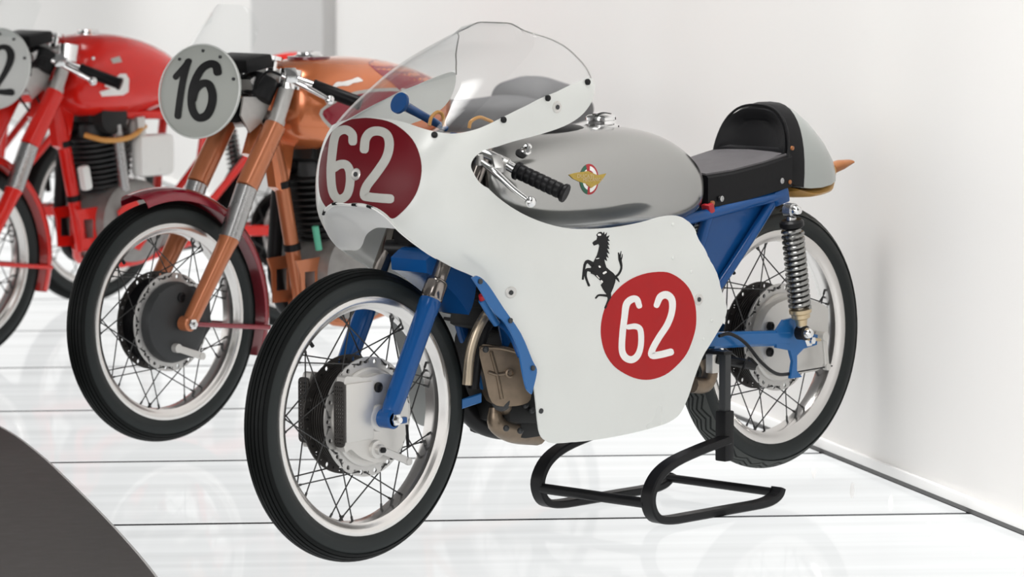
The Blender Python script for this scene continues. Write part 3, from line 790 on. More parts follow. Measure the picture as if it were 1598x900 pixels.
for x, hw, zt, zb, ln in ((-1.275, .113, .872, .686, .10), (-1.31, .112, .862, .682, .10), (-1.36, .105, .835, .681, .08), (-1.41, .092, .800, .684, .05), (-1.45, .072, .765, .689, .02), (-1.48, .045, .735, .695, .0), (-1.495, .015, .715, .700, 0)):
    tl.append(archring(x, hw, zt, zb, ln))
tail = MB().loft(tl).build('tail_fairing', 'tail_grey', bike, 50)
for px, py in ((1237, 231), (1233, 284)): MB().lathe(at(px, py, .113), V(0, 1, 0), [(.0048, -.003), (.0048, .001), (.002, .0018)], 12).build('copper_rivet', 'leather_brown', hp)
for px, py in ((1255, 273),): MB().lathe(at(px, py, .106), V(0, 1, 0), [(.0062, -.006), (.0062, .003), (.003, .004)], 12).build('tail_bolt', 'black_paint', tail)
for px, py in ((1126, 310), (1220, 282)): MB().lathe(at(px, py, .111), V(0, 1, 0), [(.0065, -.003), (.0065, .002), (.0045, .003), (.003, .001)], 12).build('seat_bolt', 'steel', seat)
MB().lathe(at(1112, 317, .106), V(0, 1, 0), [(.0055, -.004), (.0055, .002), (.002, .003)], 12).build('copper_rivet', 'leather_brown', seat)
# leather strap under the tail with a tongue behind
def flat_tube(pts, wy, wz, k=5):
    P_ = catmull(pts, k); m_ = len(P_); Wy = np.interp(np.linspace(0, 1, m_), np.linspace(0, 1, len(wy)), wy); Wz = np.interp(np.linspace(0, 1, m_), np.linspace(0, 1, len(wz)), wz)
    rg = []
    for i in range(m_):
        t = unit(P_[min(i+1, m_-1)]-P_[max(i-1, 0)]); sd = V(0, 1, 0); up = np.cross(t, sd)
        rg.append([P_[i]+sd*Wy[i]*math.cos(g)+up*Wz[i]*math.sin(g) for g in np.linspace(0, 2*PI, 17)[:-1]])
    return MB().loft(rg)
strap = flat_tube([V(-1.275, 0, .680), V(-1.34, 0, .668), V(-1.42, 0, .674), V(-1.49, 0, .698), V(-1.525, 0, .710)], [.110, .108, .088, .038, .014], [.007, .013, .016, .014, .012]).build('tail_strap', 'leather_tan', bike)
flat_tube([V(-1.522, 0, .709), V(-1.555, 0, .716), V(-1.590, 0, .722)], [.017, .019, .016], [.013, .012, .005]).build('strap_tongue', 'leather_brown', strap)

# ---- rear frame
fr = MB()
for s in (1, -1):
    fr.tube([V(-1.205, s*.095, .665), V(-1.115, s*.095, .578), V(-1.02, s*.09, .485), V(-.93, s*.08, .40)], .0115, 14, 3)
    fr.tube([V(-.985, s*.095, .655), V(-.965, s*.09, .60), V(-.93, s*.085, .50), V(-.91, s*.085, .36)], .0125, 14, 3)
    fr.tube([V(-1.235, s*.098, .672), V(-1.1, s*.10, .66), V(-.97, s*.10, .645), V(-.60, s*.08, .60)], .0125, 14, 3)
    fr.tube([V(-.60, s*.08, .60), V(-.30, s*.03, .74)], .013, 12)
    fr.tube([V(-.28, s*.02, .70), V(-.34, s*.06, .52), V(-.40, s*.06, .36), V(-.46, s*.06, .28), V(-.62, s*.07, .27), V(-.90, s*.08, .30), V(-.93, s*.085, .36)], .0135, 14, 5)
fr.tube([V(-.93, -.085, .36), V(-.93, .085, .36)], .016, 14)
frame_ob = fr.build('frame', 'blue', bike, 40)
for s in (1, -1):
    tp = [(-.985, .652), (-1.20, .668), (-1.12, .585), (-1.03, .50), (-.955, .52)]
    MB().plate(tp, s*.080+.003, .006, (), .03).build('side_panel', 'blue', frame_ob)
    MB().box(V(-1.215, s*.095, .668), (.05, .03, .034), (0, .2, 0), .006).build('shock_bracket', 'blue', frame_ob)
    MB().box(V(-.972, s*.100, .656), (.018, .024, .024), (0, .3, 0), .004).build('tank_clip', 'badge_red', frame_ob)

# ---- swinging arm and shock absorbers
sw = MB()
for s in (1, -1):
    sw.bar([V(-.90, s*.098, .372), V(-1.10, s*.100, .362), V(-1.235, s*.102, .353)], (0, 1, 0), .030, .034)
    sw.plate([tuple(p) for p in ((-1.19, .372), (-1.215, .395), (-1.255, .398), (-1.272, .365), (-1.335, .352), (-1.332, .330), (-1.285, .325), (-1.262, .312), (-1.262, .278), (-1.280, .262), (-1.240, .262), (-1.248, .300), (-1.238, .325), (-1.19, .335))], s*.112+.004, .008, (), .03)
sw.tube([V(-.93, -.10, .37), V(-.93, .10, .37)], .02, 16)
sw.build('swingarm', 'blue_lit', bike, 35)
HR = V(-1.303, 0, .343)
for s in (1, -1):
    MB().lathe(HR, V(0, s, 0), [(.0155, .110), (.0155, .118), (.012, .120), (.0085, .120), (.0085, .130), (.005, .131)], 6).build('axle_nut', 'chrome', bike)
    MB().tube([HR+V(.02, s*.12, .005), HR+V(-.035, s*.12, -.002)], .0035, 8).build('chain_adjuster', 'brass', bike)
    t0, t1 = V(-1.205, s*.140, .641), V(-1.250, s*.140, .366)
    d = unit(t1-t0)
    sh = MB().lathe(t0, d, [(.006, .0), (.012, .02), (.013, .10), (.013, .24), (.010, .262), (.009, .275)], 20).build('shock_absorber', 'steel', bike)
    cp = [(.004, .020), (.022, .021), (.027, .026), (.027, .036), (.022, .040), (.013, .041)]
    MB().lathe(t0, d, cp, 28).build('spring_seat', 'black_metal', sh)
    u, w_, _ = frame(d); N = 15; pts = []
    for k in range(N*14+1):
        a = 2*PI*k/14; pts.append(t0+d*(.043+.180*k/(N*14))+(u*math.cos(a)+w_*math.sin(a))*.0215)
    MB().tube(pts, .0050, 8).build('coil_spring', 'spring_steel', sh)
    MB().lathe(t0, d, [(.012, .222), (.0255, .224), (.0255, .232), (.021, .236), (.021, .244), (.014, .248), (.012, .262)], 24).build('spring_collar', 'brass', sh)
    for q, nm in ((t0, 'top'), (t1, 'bottom')):
        MB().cyl(q-V(0, s*.013, 0), q+V(0, s*.013, 0), .0165, n=24, bev=.003).build('shock_eye', 'black_metal' if nm == 'bottom' else 'steel', sh)
        MB().lathe(q, V(0, s, 0), [(.0125, .012), (.0125, .016), (.0095, .024), (.006, .028), (.002, .029)], 18).build('dome_nut', 'chrome', sh)

# ---- rear wheel
rw = wheel(bike, 'rear_wheel', HR, R=.299, hw=.039, tread='zigzag')
b = MB().lathe(HR, V(0, 1, 0), [(.02, .026), (.099, .027), (.100, .037), (.096, .042), (.02, .042)], 56)
pp = [(1214, 473), (1250, 464), (1288, 477), (1293, 492), (1291, 530), (1284, 573), (1245, 583), (1214, 586), (1192, 562), (1186, 524), (1195, 492)]
b.sheet([tuple(p) for p in catmull([V(*p) for p in pp], 3, True)], ymap(.062), .022, 40)
b.build('brake_plate', 'plate_alloy', rw)
for px, py in ((1201, 509), (1200, 549)):
    MB().lathe(at(px, py, .062), V(0, 1, 0), [(.0105, 0), (.0105, .006), (.007, .008), (.0055, .005), (.003, .005)], 18).build('plate_bolt', 'black_metal', rw)
a, e_ = at(1286, 525, .085), at(1290, 572, .09)
MB().bar([a, e_], (0, 1, 0), .006, .014).cyl(a-V(0, .02, 0), a+V(0, .006, 0), .011, n=18, bev=.001).cyl(e_-V(0, .006, 0), e_+V(0, .006, 0), .008, n=14).build('brake_arm', 'plate_alloy', rw)
MB().tube([e_+V(-.02, 0, 0), at(1245, 580, .09), at(1235, 582, .09)], .0016, 6).build('brake_rod', 'black_metal', rw)
MB().tube([at(1122, 524, .13), at(1140, 521, .135), at(1163, 535, .135), at(1188, 565, .13), at(1212, 583, .12), at(1235, 583, .105)], .0040, 8, 5).build('brake_cable', 'black_metal', bike)
ft = MB().tube([at(1115, 560, .09), at(1150, 565, .10), at(1175, 570, .10)], .011, 10, 4).tube([at(1165, 562, .11), at(1160, 575, .12), at(1168, 558, .12), at(1182, 570, .14)], .003, 8, 3)
ft.build('gear_linkage', 'black_metal', bike)
MB().box(at(1118, 566, .085), (.05, .02, .042), bev=.003).build('frame_gusset', 'plate_alloy', bike)
MB().tube([at(1080, 600, .07), at(1100, 600, .07), at(1108, 580, .07), at(1102, 560, .06)], .018, 12, 4).build('gearbox_rear', 'engine_alloy', bike)
# drive chain on the far side
MB().bar([V(-.90, -.075, .375), V(-1.303, -.075, .398), V(-1.355, -.075, .37), V(-1.36, -.075, .32), V(-1.303, -.075, .288), V(-.90, -.075, .315)], (0, 1, 0), .012, .010, 4).build('drive_chain', 'hub_dark', bike)

# ---- engine behind the wheel opening
en = MB()
en.box(V(-.47, 0, .33), (.22, .19, .20), (0, -.12, 0), .03)
en.box(V(-.50, 0, .245), (.20, .16, .08), (0, 0, 0), .02)
engine = en.build('engine', 'engine_black', bike, 40)  # body made black to put the dark gaps round the cover into colour
cv = [(748, 541), (775, 540), (806, 546), (822, 575), (829, 610), (824, 628), (795, 634), (768, 628), (757, 590)]
def tilt_map(P):
    # engine cover leaning towards the front of the machine
    out = []; n = unit(V(.55, .80, .05)); o_ = at(788, 585, .10)
    for a_, b_ in P:
        q = ray(a_, b_); out.append(CO+q*(((o_-CO)@n)/(q@n)))
    return np.array(out), np.tile(n, (len(P), 1))
MB().sheet([tuple(p) for p in catmull([V(*p) for p in cv], 3, True)], tilt_map, .06, 60).build('engine_cover', 'engine_alloy', engine)
rb = MB()
for pts in ([(766, 548), (776, 585), (783, 622)], [(762, 580), (776, 584), (794, 581)], [(750, 542), (780, 543), (805, 549)]):
    q, n = tilt_map(np.array(pts)); rb.tube(list(q+n*.002), .0038, 8, 3)
rb.build('cover_ribs', 'engine_alloy', engine)
q, n = tilt_map(np.array([(795, 582)])); MB().lathe(q[0]-n[0]*.012, n[0], [(.010, 0), (.010, .02), (.0065, .021), (.005, .016)], 16).build('drain_boss', 'engine_alloy', engine)
b0 = at(782, 627, .09)
MB().tube([b0, at(800, 650, .04), at(820, 668, .02)], [.016, .017, .02], 18, 4).build('oil_pipe', 'engine_alloy', engine)
MB().lathe(b0, unit(b0-at(800, 650, .04)), [(.019, -.006), (.019, .004), (.011, .005), (.010, -.01)], 18).build('pipe_union', 'dark_cast', engine)
sump = [at(772, 635, .06), at(775, 660, .06), at(800, 672, .05), at(838, 674, .04)]
MB().tube(sump, [.012, .02, .026, .028], 14, 4).build('sump', 'engine_alloy', engine)
for px, py in ((790, 668), (812, 672), (830, 640), (820, 632), (758, 545), (815, 560)): MB().ball(at(px, py, .10), .007, 10).build('case_bolt', 'dark_cast', engine)
# cylinder and head hidden by the fairing
cyl = MB()
for k in range(9): cyl.box(V(-.40+.004*k, 0, .44+.016*k), (.15, .15, .007), (0, -.22, 0), .002)
cyl.box(V(-.37, 0, .51), (.09, .09, .15), (0, -.22, 0), .01)
cyl.build('cylinder_fins', 'engine_black', engine)
# exhaust pipes, blue tubes
MB().tube([at(785, 470, .10), at(763, 486, .10), at(746, 512, .095), at(734, 550, .085), at(729, 600, .08)], .0105, 14, 5).build('exhaust_pipe', 'exhaust', bike)
MB().tube([at(795, 476, .07), at(772, 492, .07), at(755, 520, .065), at(745, 560, .055), at(739, 606, .05)], .011, 14, 5).build('exhaust_pipe', 'black_metal', bike)
MB().tube([at(716, 600, -.02), at(722, 628, -.02), at(745, 655, -.02), at(780, 668, -.02), at(830, 670, -.05)], [.012, .020, .024, .024, .02], 14, 5).build('exhaust_silencer', 'black_metal', bike)
MB().tube([at(742, 545, .05), at(742, 520, .05), at(757, 504, .06), at(778, 504, .09), at(797, 522, .13), at(812, 556, .16)], .0065, 12, 5).build('oil_hose', 'blue', bike)
MB().cyl(at(748, 555, .04), at(757, 605, .04), .011, n=16).build('oil_filter', 'blue_lit', bike)
MB().cyl(at(744, 545, .04), at(747, 553, .04), .012, n=16).build('hose_clip', 'badge_red', bike)
MB().bar([at(720, 630, .03), at(750, 620, .05)], (0, 0, 1), .02, .012).build('frame_strut', 'blue_lit', bike)
MB().tube([at(752, 468, .13), at(765, 490, .13), at(775, 505, .13)], .008, 12, 3).build('frame_tube', 'blue_lit', bike)
MB().lathe(at(754, 464, .13), unit(V(.3, .1, .9)), [(.009, -.006), (.009, .006)], 12).build('hose_clip', 'badge_red', bike)

# ================================================================ paddock stand
stand = thing('paddock_stand', 'black flat-bar paddock stand carrying the faired racer', 'stand', (-.95, 0, ZF))
def S_(p, s): return V(p[0]+.95, s*p[1], p[2]-ZF)
loop = [(-.965, .16, .158), (-.88, .16, .146), (-.79, .16, .128), (-.738, .16, .104), (-.712, .16, .070), (-.712, .16, .040), (-.732, .16, .014), (-.775, .16, .0045), (-.85, .16, .0035), (-.98, .16, .0035), (-1.075, .16, .0035), (-1.115, .16, .008), (-1.138, .16, .018), (-1.146, .16, .032)]
for s in (1, -1):
    MB().bar([S_(p, s) for p in catmull([V(*p) for p in loop], 4)], (0, 1, 0), .034, .017).build('side_loop', 'black_metal', stand)
    MB().box(S_(V(-.972, .150, .165 if s > 0 else .195), s), (.030, .030, .11 if s > 0 else .05), bev=.004).build('post_sleeve', 'black_metal', stand)
    MB().box(S_(V(-.972, .150, .275), s), (.019, .019, .14), bev=.002).build('post', 'dark_cast', stand)
    MB().box(S_(V(-.972, .130, .346), s), (.03, .06, .008), bev=.002).build('arm_rest', 'black_metal', stand)
MB().tube([V(.238, -.15, .052), V(.238, .15, .052)], .0115, 16).build('cross_tube', 'black_metal', stand)
MB().tube([V(-.185, -.15, .028), V(-.185, .15, .028)], .0095, 16).build('cross_tube', 'black_metal', stand)
# ================================================================ the unfaired racers behind
def naked_bike(label, D, c1, c2, guardm, number, tank_end, fork='copper', detail=True, po=(0, 0, 0), ho=(0, 0, 0)):
    po, ho = V(*po), V(*ho)
    D = np.array(D, float)
    b = thing('racing_motorcycle', label, 'motorcycle', D, 'racing motorcycles in a row')
    A = lambda px, py, y: at(px, py, y, D)
    H = V(0, 0, .292)
    fw = wheel(b, 'front_wheel', H, plate='dark', detail=detail)
    for s in (1, -1):
        br = MB().lathe(H, V(0, s, 0), [(.02, .026), (.099, .027), (.100, .040), (.094, .056), (.080, .062), (.02, .064)], 48)
        br.plate([(.085, .03), (.06, .075), (.0, .09), (-.055, .085), (-.105, .045), (-.108, -.02), (-.085, -.045), (-.06, -.085), (.0, -.095), (.06, -.07)], .056 if s > 0 else -.030, .026, (), .04, (0, .292))
        br.build('brake_plate', 'dark_cast', fw)
        MB().lathe(H+V(-.005, 0, .062), V(0, s, 0), [(.0125, .058), (.0125, .066), (.008, .068), (.0065, .064), (.003, .064)], 16).build('plate_bolt', 'black_paint', fw)
        a, e = H+V(.018, s*.072, -.060), H+V(-.055, s*.080, -.085)
        MB().bar([a, e], (0, 0, 1), .018, .007).cyl(a-V(0, s*.012, 0), a+V(0, s*.006, 0), .011, n=18).cyl(e-V(0, s*.005, 0), e+V(0, s*.005, 0), .009, n=14).build('brake_arm', 'plate_alloy', fw)
    # fork
    f0, f1, f2, f3, f4 = V(-.011, .09, .300), V(-.140, .09, .491), V(-.199, .09, .614), V(-.298, .09, .763), V(-.345, .09, .870)
    for s in (1, -1):
        g = V(1, s, 1)
        leg = MB().cyl(f3*g, f4*g, .0195, n=24).build('fork_leg', 'cast_alloy', b)
        d = unit((f1-f0)); L = np.linalg.norm(f1-f0)
        MB().lathe(f0*g, d, [(.012, -.02), (.018, -.012), (.0195, .0), (.0205, .05), (.022, L*.7), (.0235, L-.02), (.0262, L)], 28).build('slider', fork, leg)
        MB().cyl(f1*g, f2*g, .0272, n=32, bev=.001).build('fork_collar', 'steel', leg)
        MB().cyl(f2*g, f3*g, .0285, .0275, n=32, bev=.002).build('fork_shroud', fork, leg)
        MB().cyl(V(0, s*.070, .292), V(0, s*.104, .292), .0185, n=22, bev=.003).tube([V(0, s*.09, .292), f0*g, (f0+d*.02)*g], .0185, 14).build('axle_lug', fork, leg)
        MB().lathe(V(0, 0, .292), V(0, s, 0), [(.0135, .103), (.0135, .113), (.010, .115), (.007, .115), (.006, .122)], 6).build('axle_nut', 'chrome', leg)
    # mudguard
    prof = [(-.050, -.020), (-.048, -.008), (-.040, .003), (-.025, .009), (0, .011), (.025, .009), (.040, .003), (.048, -.008), (.050, -.020)]
    rows = []; nr = []
    for a in np.linspace(-17, 110, 44):
        t = math.radians(a); rad = V(-math.sin(t), 0, math.cos(t))
        for y, h in prof:
            rows.append(H+rad*(.318+h)+V(0, y, 0)); nr.append(unit(rad*(.02+max(h+.02, 0))+V(0, y*.8, 0)))
    tri = []; m = len(prof)
    for i in range(43):
        for j in range(m-1): q = i*m+j; tri += [(q, q+1, q+m+1), (q, q+m+1, q+m)]
    rows = np.array(rows); nr = np.array(nr)
    mg = MB().add_two(rows, rows-nr*.002, tri).build('front_mudguard', guardm, b, 50)
    for s in (1, -1):
        t = math.radians(97)
        MB().cyl(V(-.012, s*.085, .290), H+V(-math.sin(t)*.31, s*.052, math.cos(t)*.31), .0065, n=12).build('mudguard_stay', guardm, mg)
        t = math.radians(35)
        MB().bar([H+V(-math.sin(t)*.315, s*.052, math.cos(t)*.315), f1*V(1, s*.8, 1)], (1, 0, 0), .02, .004).build('mudguard_stay', guardm, mg)
    # number plate
    pc = V(-.125, 0, .850)+po; pn = unit(V(1, 0, .16)); pu = V(0, 1, 0); pv = np.cross(pn, pu)
    def pm(P):
        out = []
        for a_, b_ in P:
            q = ray(a_, b_); o_ = CO-D; out.append(o_+q*(((pc-o_)@pn)/(q@pn)))
        return np.array(out), np.tile(pn, (len(P), 1))
    ov = [(pc+pu*.145*math.cos(t)+pv*.116*math.sin(t)) for t in np.linspace(0, 2*PI, 49)[:-1]]
    rim = [p+pn*.003 for p in ov]
    rings = [[pc+(p-pc)*k-pn*.004+pn*.012*(1-k*k) for p in ov] for k in (1.0, .98, .9, .7, .4, .02)]
    npl = MB().loft([[p-pn*.003 for p in rings[0]]]+rings).build('number_plate', 'plate_grey' if number == '16' else 'plate_white', b, 60)
    MB().tube(ov, .0022, 8, closed=True).build('plate_rim', 'plate_white', npl)
    nb = MB()
    def pm2(P):
        pos, n = pm(P); rr = ((pos-pc)@pu/.145)**2+((pos-pc)@pv/.116)**2
        return pos+pn*(-.004+.012*np.clip(1-rr, 0, 1))[:, None], n
    if number == '16':
        ribbon(nb, [(276, 120), (287, 108), (296, 96)], 10, pm2, 4, off=.002); nb.build('plate_digit_one_flag', 'black_paint', npl, 0)
        nb = MB(); ribbon(nb, [(295, 97), (289, 125), (284, 155), (279, 181)], 11, pm2, 4, off=.0022); nb.build('plate_digit_one', 'black_paint', npl, 0)
        nb = MB(); ribbon(nb, [(342, 113), (339, 103), (330, 100), (318, 108), (308, 128), (303, 150), (304, 172), (312, 184), (325, 180), (333, 165), (335, 148), (330, 133), (320, 131), (310, 140), (305, 155)], 12, pm2, 5, off=.0024); nb.build('plate_digit_six', 'black_paint', npl, 0)
    elif number == '2':
        ribbon(nb, [(-6, 92), (-4, 80), (4, 74), (13, 75), (19, 84), (18, 98), (10, 116), (0, 132), (-6, 142), (6, 144), (18, 144)], [6, 7, 8, 9, 11, 10, 8, 7, 6, 9, 11], pm2, 5, off=.0024); nb.build('plate_digit_two', 'black_paint', npl, 0)
    for t in (60, 90, 130, 20):
        q = pc+pu*.128*math.cos(math.radians(t))+pv*.100*math.sin(math.radians(t)); MB().lathe(q+pn*.0, pn, [(.004, -.004), (.004, .003), (.002, .004)], 10).build('plate_screw', 'dark_cast', npl)
    # fly screen
    rg = []
    for u in np.linspace(-1, 1, 15):
        col_ = []
        for v in np.linspace(0, 1, 9):
            w_ = .118-.030*v**2; hz = .16*(1-abs(u)**5*.35*v)
            col_.append(V(-.150-.07*v-.03*u*u, w_*u, .925+hz*v*.85))
        rg.append(col_)
    top = np.array([p for r in rg for p in r]); tri = []
    for i in range(14):
        for j in range(8): q = i*9+j; tri += [(q, q+1, q+10), (q, q+10, q+9)]
    MB().add_two(top, top-V(.0018, 0, 0), tri).build('fly_screen', 'screen_clear', b, 60)
    # headstock, yokes, instruments
    MB().cyl(V(-.30, 0, .68), V(-.375, 0, .87), .026, n=20).build('headstock', c1, b)
    yk = MB()
    for p in (f3+V(-.004, 0, .006), f4): yk.tube([p*V(1, -1, 1), p*V(1, -.4, 1)+V(-.03, 0, .004), p*V(1, .4, 1)+V(-.03, 0, .004), p], .022, 14, 4)
    yk.build('fork_yokes', 'cast_alloy', b)
    MB().lathe(V(-.30, .045, .875), unit(V(-.5, 0, .87)), [(.02, -.06), (.040, -.055), (.042, 0), (.037, .004), (.034, .001)], 24).build('rev_counter', 'black_metal', b)
    MB().box(V(-.27, -.01, .915), (.09, .15, .035), (0, .15, 0), .008).build('instrument_shelf', 'black_metal', b)
    MB().box(V(-.265, .035, .865), (.06, .05, .045), (0, .3, .2), .006).build('ignition_box', 'steel', b)
    MB().box(V(-.225, .0, .80), (.05, .10, .05), (0, .4, 0), .01).build('bracket_block', 'black_metal', b)
    for s in (1, -1):
        MB().plate([(-.215, .835), (-.315, .830), (-.275, .77), (-.235, .745), (-.205, .79)], s*.062+.003, .006, (), .05).build('plate_bracket', 'cast_alloy', b)
    MB().lathe(V(-.375, 0, .885), V(-.2, 0, 1), [(.018, 0), (.018, .012), (.010, .014), (.010, .03), (.020, .032), (.020, .042), (.005, .044)], 16).build('damper_knob', 'chrome', b)
    for s in (1, -1):
        g = V(1, s, 1)
        b0, b1, b2 = V(-.330, .085, .885)+ho, V(-.365, .155, .860)+ho, V(-.445, .262, .812)+ho
        d = unit(b2-b1)
        hb = MB().tube([b0*g, b1*g, (b1+d*.02)*g], .0115, 14, 3).tube([(f4-V(0, 0, .02))*g, (f4+V(-.008, 0, .028))*g], .028, 18).build('handlebar', 'chrome', b)
        MB().lathe(b1*g, d*g, [(.0165, 0), (.018, .004), (.0165, .008), (.0165, .118), (.019, .122), (.017, .128), (.006, .129)], 20).build('grip', 'black_leather', hb)
        l0, l1 = V(-.275, .14, .888)+ho, V(-.345, .235, .828)+ho
        MB().tube([l0*g, (l0+(l1-l0)*.5+V(.004, 0, .003))*g, l1*g], [.007, .0075, .0055], 12, 6).ball(l1*g, .0125, 16).build('lever', 'chrome', hb)
        MB().box((l0+V(-.02, .01, 0))*g, (.06, .03, .02), (0, .3, s*.9), .004).build('lever_clamp', 'chrome', hb)
        MB().tube([l0*g, (l0+V(.025, -.03, .008))*g, (l0+V(.015, -.08, -.05))*g, (l0+V(-.06, -.11, -.16))*g], .0035, 8, 5).build('control_cable', 'black_metal', hb)
    # tank
    k = (tank_end-.365)/(.95-.27)
    st = [(-.27, .045, .87, .78), (-.282, .085, .888, .745), (-.31, .112, .905, .715), (-.37, .135, .918, .690), (-.45, .148, .923, .678), (-.58, .150, .921, .676), (-.70, .142, .908, .682), (-.80, .128, .888, .692), (-.88, .108, .865, .708), (-.93, .08, .84, .73), (-.95, .03, .81, .76)]
    st = [V(-.365+(q[0]+.27)*k, *q[1:]) for q in st]
    tb = MB().loft([ring(*f, e=2.5, n=48) for f in catmull(st, 4)]); tk = tb.build('fuel_tank', c1, b, 60)
    TS = Skin(tb.v, tb.f, D)
    MB().lathe(V(-.50, 0, .917), V(0, 0, 1), [(.038, 0), (.038, .008), (.030, .012), (.030, .018), (.010, .021)], 24).build('filler_cap', 'chrome', tk)
    if number == '16':
        sp_ = lambda P: [tuple(p) for p in catmull([V(*p) for p in P], 3, True)]
        TS.decal('tank_flash', sp_([(498, 178), (515, 160), (545, 145), (590, 138), (640, 140), (660, 165), (640, 195), (590, 212), (545, 222), (520, 205)]), 'number_grey', tk, .0006, .0005, 8)
        TS.decal('tank_flash', sp_([(503, 178), (518, 164), (547, 150), (590, 143), (636, 145), (654, 166), (636, 190), (590, 206), (547, 215), (524, 201)]), 'burgundy', tk, .0012, .0005, 8)
        TS.decal('tank_flash', sp_([(575, 97), (605, 92), (645, 97), (678, 112), (690, 135), (689, 165), (668, 178), (640, 158), (612, 130), (588, 112)]), 'burgundy', tk, .0008, .0005, 8)
        sc = MB()
        ribbon(sc, [(519, 137), (526, 132), (534, 131), (542, 130), (550, 127), (558, 125), (564, 126)], [4, 7, 6, 8, 6, 8, 3], TS.mapf(), 4, off=.002); sc.build('tank_script', 'number_white', tk, 0)
        MB().lathe(V(-.50, .0, .921), V(0, 0, 1), [(.055, -.004), (.055, .003), (.045, .004)], 28).build('cap_recess', 'burgundy_dark', tk)
    elif number == '2':
        TS.decal('tank_emblem', [(187, 115), (196, 115), (201, 123), (200, 143), (192, 148), (159, 150), (155, 143), (173, 138), (163, 135), (167, 125), (178, 123)], 'number_white', tk, .002, .001, 6)
        TS.decal('tank_emblem', [(172, 92), (186, 88), (190, 97), (176, 99)], 'number_grey', tk, .002, .001, 6)
        MB().ball(A(147, 90, .10)+V(.03, .03, 0), .006, 10).build('tank_glint', 'chrome', tk)  # chrome ball added to give the tank its bright glint
    # seat and tail
    sx = -.365+(-.90+.27)*k
    ln = -1.36-sx
    seat = MB().loft([ring(sx, .07, .79, .715, 3), ring(sx+ln*.1, .095, .795, .71, 3), ring(sx+ln*.5, .105, .790, .705, 3), ring(sx+ln*.9, .11, .80, .71, 3), ring(sx+ln, .10, .795, .72, 3)]).build('seat', 'grey_seat', b, 50)
    MB().loft([ring(-1.25, .085, .80, .72, 2.6), ring(-1.285, .11, .835, .71, 2.6), ring(-1.34, .115, .845, .705, 2.6), ring(-1.42, .105, .825, .705, 2.6), ring(-1.50, .07, .785, .715, 2.6), ring(-1.53, .02, .75, .73, 2.6)]).build('tail_hump', 'grey_seat' if number == '16' else c1, b, 50)
    # frame
    fr = MB()
    fr.tube([V(-.345, 0, .76), V(-.385, 0, .68), V(-.43, 0, .48), V(-.47, 0, .29)], .0195, 18, 4)
    for s in (1, -1):
        fr.tube([V(-.35, 0, .80), V(-.50, s*.07, .70), V(-.80, s*.10, .68), V(-1.20, s*.10, .685)], .0135, 12, 3)
        fr.tube([V(-.88, s*.095, .68), V(-.85, s*.09, .50), V(-.83, s*.085, .32)], .013, 12, 3)
        fr.tube([V(-1.20, s*.10, .685), V(-1.02, s*.095, .52), V(-.84, s*.085, .36)], .0115, 12, 3)
        fr.tube([V(-.47, s*.03, .30), V(-.55, s*.08, .25), V(-.83, s*.085, .30)], .013, 12, 4)
    fo = fr.build('frame', fork, b, 40)
    MB().plate([(-.335, .79), (-.37, .60), (-.405, .58), (-.425, .66), (-.44, .74)], .003+.012, .03, (), .05).build('headstock_gusset', c1, fo)
    for z_ in (.605, .445):
        c_ = V(-.43+(z_-.48)*.22, 0, z_); MB().lathe(c_, unit(V(.21, 0, 1)), [(.0205, -.009), (.0225, -.008), (.0225, .008), (.0205, .009)], 20).build('frame_clamp', 'black_metal', fo)
    for s in (1, -1):
        MB().plate([(-.40, .415), (-.50, .42), (-.555, .445), (-.575, .42), (-.54, .36), (-.49, .30), (-.42, .30), (-.415, .38)], s*.052+.003, .006, [circle2(-.54, .415, .012, 10), [(-.43, .33), (-.43, .385), (-.47, .385), (-.47, .33)]], .05).build('engine_mount', fork, fo)
        MB().lathe(V(-.535, 0, .405), V(0, s, 0), [(.012, .054), (.012, .062), (.005, .064)], 8).build('mount_bolt', 'chrome', fo)
    # engine
    en = MB().lathe(V(-.60, 0, .37), V(0, 1, 0), [(.05, -.115), (.10, -.11), (.125, -.09), (.13, 0), (.125, .09), (.10, .11), (.05, .115)], 40)
    en.box(V(-.76, 0, .36), (.22, .17, .17), (0, .05, 0), .03)
    em = 'engine_grey'
    eng = en.build('engine', em, b, 40)
    ud = unit(V(.18, 0, 1)); c0 = V(-.555, 0, .47)
    for i in range(11):
        c_ = c0+ud*(.016*i); w_ = .072+.012*math.sin(i/10*PI)+.004*i*.5
        MB().lathe(c_, ud, [(.045, -.003), (w_, -.0022), (w_, .0022), (.045, .003)], 30).build('cooling_fin', 'engine_black' if number == '16' else 'dark_cast', eng, 30)
    hd = c0+ud*.185
    MB().lathe(c0, ud, [(.055, -.02), (.055, .19), (.05, .2)], 24).build('cylinder', 'dark_cast', eng)
    MB().box(hd+V(0, 0, .03), (.15, .13, .06), (0, -.18, 0), .018).build('cylinder_head', 'engine_black', eng)
    for s in (1, -1):
        for i in range(4): MB().lathe(hd+V(.012, 0, .03), V(0, s, 0), [(.045, .058+.012*i), (.050, .061+.012*i), (.050, .066+.012*i), (.045, .069+.012*i)], 24).build('cam_cover', 'engine_black', eng)
    MB().cyl(V(-.56, .09, .45), V(-.525, .09, .66), .017, n=18).build('bevel_tube', 'steel', eng)
    MB().tube([hd+V(.04, -.02, .0), hd+V(.06, -.06, -.03), V(-.46, -.08, .50), V(-.47, -.09, .34), V(-.6, -.12, .25), V(-1.1, -.14, .27)], .019, 14, 6).build('exhaust_pipe', 'black_metal', b)
    MB().tube([hd+V(-.06, 0, .0), hd+V(-.14, .02, .02)], .02, 14).build('inlet_stub', 'cast_alloy', eng)
    MB().lathe(hd+V(-.13, .02, -.04), V(0, 0, 1), [(.025, 0), (.028, .01), (.028, .07), (.02, .085)], 20).build('carburettor', 'plate_alloy', eng)
